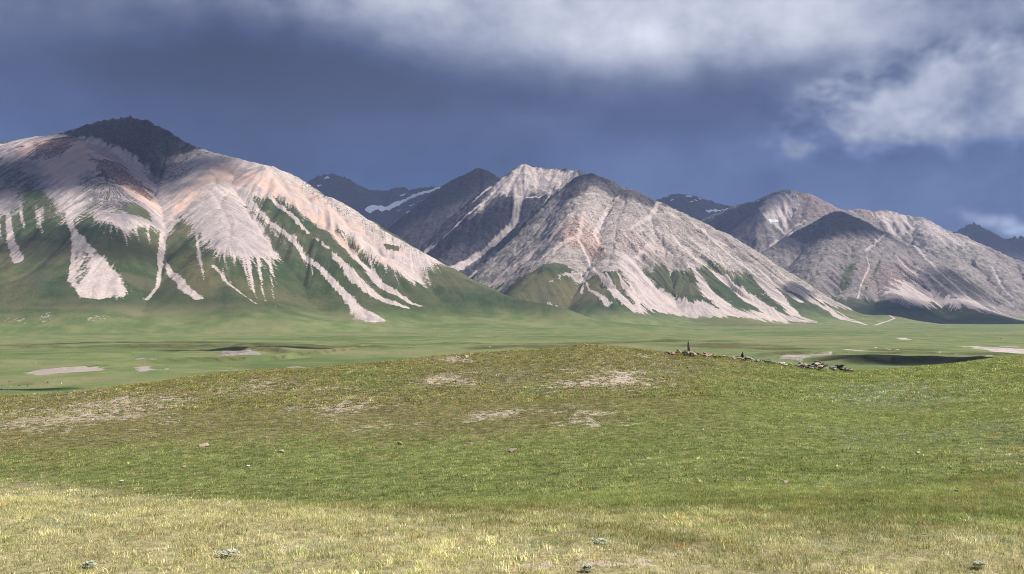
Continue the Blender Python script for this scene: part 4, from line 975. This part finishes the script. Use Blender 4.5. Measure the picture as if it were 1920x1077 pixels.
def instancer(name, meshes, P, rot, scl, vid, tint, label):
    col = bpy.data.collections.new(name+'_tufts')
    for i, me in enumerate(meshes): col.objects.link(bpy.data.objects.new('%s_tuft_%02d' % (name, i), me))
    me = bpy.data.meshes.new(name); me.vertices.add(len(P)); me.vertices.foreach_set('co', P.astype(np.float32).ravel())
    for k_, v, ty, ch in (('rot', rot, 'FLOAT_VECTOR', 'vector'), ('scl', scl, 'FLOAT_VECTOR', 'vector'), ('tint', np.c_[tint, np.ones(len(tint))], 'FLOAT_COLOR', 'color'), ('vid', vid, 'INT', 'value')):
        a = me.attributes.new(k_, ty, 'POINT'); a.data.foreach_set(ch, (v.astype(np.int32) if ty == 'INT' else v.astype(np.float32)).ravel())
    o = link(bpy.data.objects.new(name, me))
    ng = bpy.data.node_groups.new(name+'_scatter', 'GeometryNodeTree')
    ng.interface.new_socket('Geometry', in_out='INPUT', socket_type='NodeSocketGeometry'); ng.interface.new_socket('Geometry', in_out='OUTPUT', socket_type='NodeSocketGeometry')
    N = ng.nodes; gi = N.new('NodeGroupInput'); go = N.new('NodeGroupOutput'); ip = N.new('GeometryNodeInstanceOnPoints'); ci = N.new('GeometryNodeCollectionInfo')
    ci.inputs['Collection'].default_value = col; ci.inputs['Separate Children'].default_value = True; ci.inputs['Reset Children'].default_value = True
    def na(nm, ty):
        q = N.new('GeometryNodeInputNamedAttribute'); q.data_type = ty; q.inputs['Name'].default_value = nm
        return [z for z in q.outputs if z.enabled and z.name == 'Attribute'][0]
    L = ng.links; L.new(gi.outputs[0], ip.inputs['Points']); L.new(ci.outputs[0], ip.inputs['Instance']); ip.inputs['Pick Instance'].default_value = True
    L.new(na('vid', 'INT'), ip.inputs['Instance Index']); L.new(na('rot', 'FLOAT_VECTOR'), ip.inputs['Rotation']); L.new(na('scl', 'FLOAT_VECTOR'), ip.inputs['Scale'])
    L.new(ip.outputs[0], go.inputs[0])
    md = o.modifiers.new('scatter', 'NODES'); md.node_group = ng
    return tag(o, label, 'grass', None, 'stuff')
rs = np.random.RandomState(5)
def scatter_points(y0, y1, dens):
    n = int(dens*(0.74*(y1*y1-y0*y0)+4*(y1-y0)))
    y = rs.uniform(0, 1, n*2); Y = np.sqrt(y0*y0+(y1*y1-y0*y0)*y); X = rs.uniform(-1, 1, n*2)*(0.74*Y+2)
    return X[:n], Y[:n]
def col3(*c): return np.array(c)[None, :]
def tints(X, Y, f):
    n = len(X); r = rs.uniform(0, 1, n); q = fbm(X/1.3, Y/1.3, 2, 391)+.9*fbm(X/5.0, Y/4.0, 2, 395)
    olive = np.where((r < .55)[:, None], col3(.255, .238, .085), np.where((r < .8)[:, None], col3(.195, .245, .066), col3(.345, .290, .140)))
    lush = np.where((r < .5)[:, None], col3(.195, .245, .072), np.where((r < .8)[:, None], col3(.275, .312, .108), col3(.39, .382, .175)))
    straw = np.where((r < .45)[:, None], col3(.53, .485, .26), np.where((r < .74)[:, None], col3(.40, .415, .175), np.where((r < .91)[:, None], col3(.58, .525, .33), col3(.27, .32, .115))))
    sage = np.where((r < .6)[:, None], col3(.25, .28, .19), col3(.36, .38, .30))
    c = olive
    pick = rs.uniform(0, 1, n) < f['lush']; c = np.where(pick[:, None], lush, c)
    pick = rs.uniform(0, 1, n) < f['straw']; c = np.where(pick[:, None], straw, c)
    pick = rs.uniform(0, 1, n) < f['sage']*.55; c = np.where(pick[:, None], sage, c)
    pick = rs.uniform(0, 1, n) < .012; c = np.where(pick[:, None], col3(.36, .17, .06), c)
    return 1.42*c*np.exp(rs.normal(0, .30, n)+.34*q)[:, None]
def meadow(name, y0, y1, dens, meshes, smin, smax, label, hmul=1.0):
    X, Y = scatter_points(y0, y1, dens); f = fields(X, Y)
    keep = rs.uniform(0, 1, len(X)) > np.clip(f['bare'], 0, 1)*.86; X, Y = X[keep], Y[keep]; f = {k_: v[keep] for k_, v in f.items()}
    Z = ground_z(X, Y); n = len(X)
    sc_ = rs.uniform(smin, smax, n)*(1-.25*f['lush']*(hmul < 1)); s3 = np.c_[sc_, sc_, sc_*rs.uniform(.7, 1.3, n)*(1-.3*f['sage'])]
    rot = np.c_[rs.normal(0, .12, n), rs.normal(0, .12, n), rs.uniform(0, 6.283, n)]
    return instancer(name, meshes, np.c_[X, Y, Z], rot, s3, rs.randint(0, len(meshes), n), tints(X, Y, f), label)
T1 = [tuft_mesh('grass_tuft', 34, .09, .012, .042, .0022, .0042, 1.0, 700+i, 3) for i in range(8)]
T2 = [tuft_mesh('grass_tuft', 16, .10, .015, .052, .007, .013, 1.0, 720+i, 2) for i in range(8)]
T3 = [tuft_mesh('grass_tuft', 12, .16, .03, .10, .018, .035, 1.0, 740+i, 2) for i in range(8)]
meadow('dry_grass', 3.2, 15, 250, T1, .6, 1.3, 'short straw coloured grass covering the knoll in front')
meadow('meadow_grass', 15, 42, 42, T2, .8, 1.5, 'green and brown grass tussocks on the near slope of the hill')
meadow('hill_grass', 42, 100, 15, T3, .8, 1.6, 'olive grass tussocks over the top of the hill')

# pale clods and bits of dead turf between the tussocks
def clod_material():
    mt = bpy.data.materials.new('clod'); mt.use_nodes = True; t = mt.node_tree; t.nodes.clear(); b = NB(t)
    d = b.node('ShaderNodeBsdfDiffuse', {'Color': b.attr('tint', 'INSTANCER').outputs['Color']}); b.node('ShaderNodeOutputMaterial', {'Surface': d.outputs[0]})
    return mt
CM = clod_material()
def clods():
    X1, Y1 = scatter_points(16, 95, 8.0); f = fields(X1, Y1); p = 0.02+.95*f['bare']+.05*f['sage']+.04*(1-f['lush'])
    k_ = rs.uniform(0, 1, len(X1)) < p*(1-.8*f['straw']); X2, Y2 = scatter_points(4, 16, 8.0); f2 = fields(X2, Y2)
    q = rs.uniform(0, 1, len(X2)) < .05+.5*f2['bare']
    X = np.r_[X1[k_], X2[q]]; Y = np.r_[Y1[k_], Y2[q]]; n = len(X); sc_ = np.clip(Y*rs.uniform(.0007, .0020, n), .01, .11)
    r = rs.uniform(0, 1, n)[:, None]
    c = np.where(r < .6, col3(.40, .32, .22), np.where(r < .75, col3(.48, .42, .34), np.where(r < .88, col3(.30, .31, .24), col3(.10, .085, .06))))*np.exp(rs.normal(0, .2, n))[:, None]
    ms = [stone_mesh('clod', 900+i, .45, CM, 10) for i in range(6)]
    instancer('clods', ms, np.c_[X, Y, ground_z(X, Y)+sc_*.15], np.c_[rs.normal(0, .2, n), rs.normal(0, .2, n), rs.uniform(0, 6.28, n)], np.c_[sc_, sc_*.8, sc_*.7], rs.randint(0, 6, n), c,
              'pale clods and pebbles strewn between the grass tussocks')['category'] = 'clods'
clods()
def valley_stones():
    n = 1500; Y = np.exp(rs.uniform(math.log(420), math.log(3000), n)); X = rs.uniform(-.72, .72, n)*Y
    k_ = fbm(X/400, Y/300, 2, 397) > -.05; X, Y = X[k_], Y[k_]; n = len(X); sc_ = np.clip(rs.lognormal(-.5, .45, n), .25, 1.5)*np.clip(Y/1600, .4, 1.1)
    r = rs.uniform(0, 1, n)[:, None]; c = np.where(r < .55, col3(.55, .52, .47), np.where(r < .8, col3(.38, .34, .29), col3(.10, .09, .075)))
    instancer('valley_stones', [stone_mesh('valley_stone', 930+i, .6, CM, 10) for i in range(4)], np.c_[X, Y, ground_z(X, Y)+sc_*.2], np.c_[np.zeros(n), np.zeros(n), rs.uniform(0, 6.28, n)], np.c_[sc_, sc_, sc_], rs.randint(0, 4, n), c,
              'white and dark stones strewn thinly over the valley floor')['category'] = 'stones'
valley_stones()

# silvery cushion plants in the dry grass
def leaf_material():
    mt = bpy.data.materials.new('silvery_leaf'); mt.use_nodes = True; t = mt.node_tree; t.nodes.clear(); b = NB(t)
    co = b.node('ShaderNodeTexCoord').outputs['Object']
    c = b.mix(b.sm(b.noise(co, 30.0, 2, .5), .3, .7), (0.38, 0.41, 0.29, 1), (0.54, 0.56, 0.45, 1))
    d = b.node('ShaderNodeBsdfDiffuse', {'Color': c}); b.node('ShaderNodeOutputMaterial', {'Surface': d.outputs[0]})
    return mt
LEAF = leaf_material()
def cushion(px, py, wpx, label, seed):
    x, y = ground_spot(px, py); rad = wpx*y/F*.5; r = np.random.RandomState(seed); V, Fc = [], []
    for i in range(130):
        q = math.sqrt(r.uniform()); a = r.uniform(0, 6.283); e_ = 1+.3*math.sin(2*a+seed)+.2*math.sin(5*a+seed*2); cx, cy = rad*q*e_*math.cos(a), rad*q*e_*math.sin(a)*.8; cz = .003+.014*(1-q*q)+r.uniform(0, .014)
        d = r.uniform(0, 6.283); l = r.uniform(.012, .028); w = l*.33; up_ = r.uniform(.1, .5)
        dx, dy = math.cos(d)*l, math.sin(d)*l; k_ = len(V)
        V += [(cx, cy, cz), (cx+dx*.5-dy/l*w, cy+dy*.5+dx/l*w, cz+l*up_*.5), (cx+dx, cy+dy, cz+l*up_), (cx+dx*.5+dy/l*w, cy+dy*.5-dx/l*w, cz+l*up_*.5)]
        Fc.append((k_, k_+1, k_+2, k_+3))
    o = from_arrays('cushion_plant', V, Fc, LEAF); z = float(ground_z(np.array([x]), np.array([y]))[0]); o.location = (x, y, z+.01)
    tag(o, label, 'plant', 'silvery cushion plants in the dry grass')
for i, a in enumerate([(430, 1046, 40, 'wide silvery cushion plant in the dry grass left of centre'), (168, 1066, 22, 'small silvery cushion plant near the lower left corner'),
    (1125, 1022, 30, 'flat silvery cushion plant above the bare soil patch'), (1103, 1072, 20, 'small silvery plant below the bare soil at the bottom centre'), (1836, 1066, 22, 'small silvery plant near the lower right corner')]): cushion(*a, 800+i)
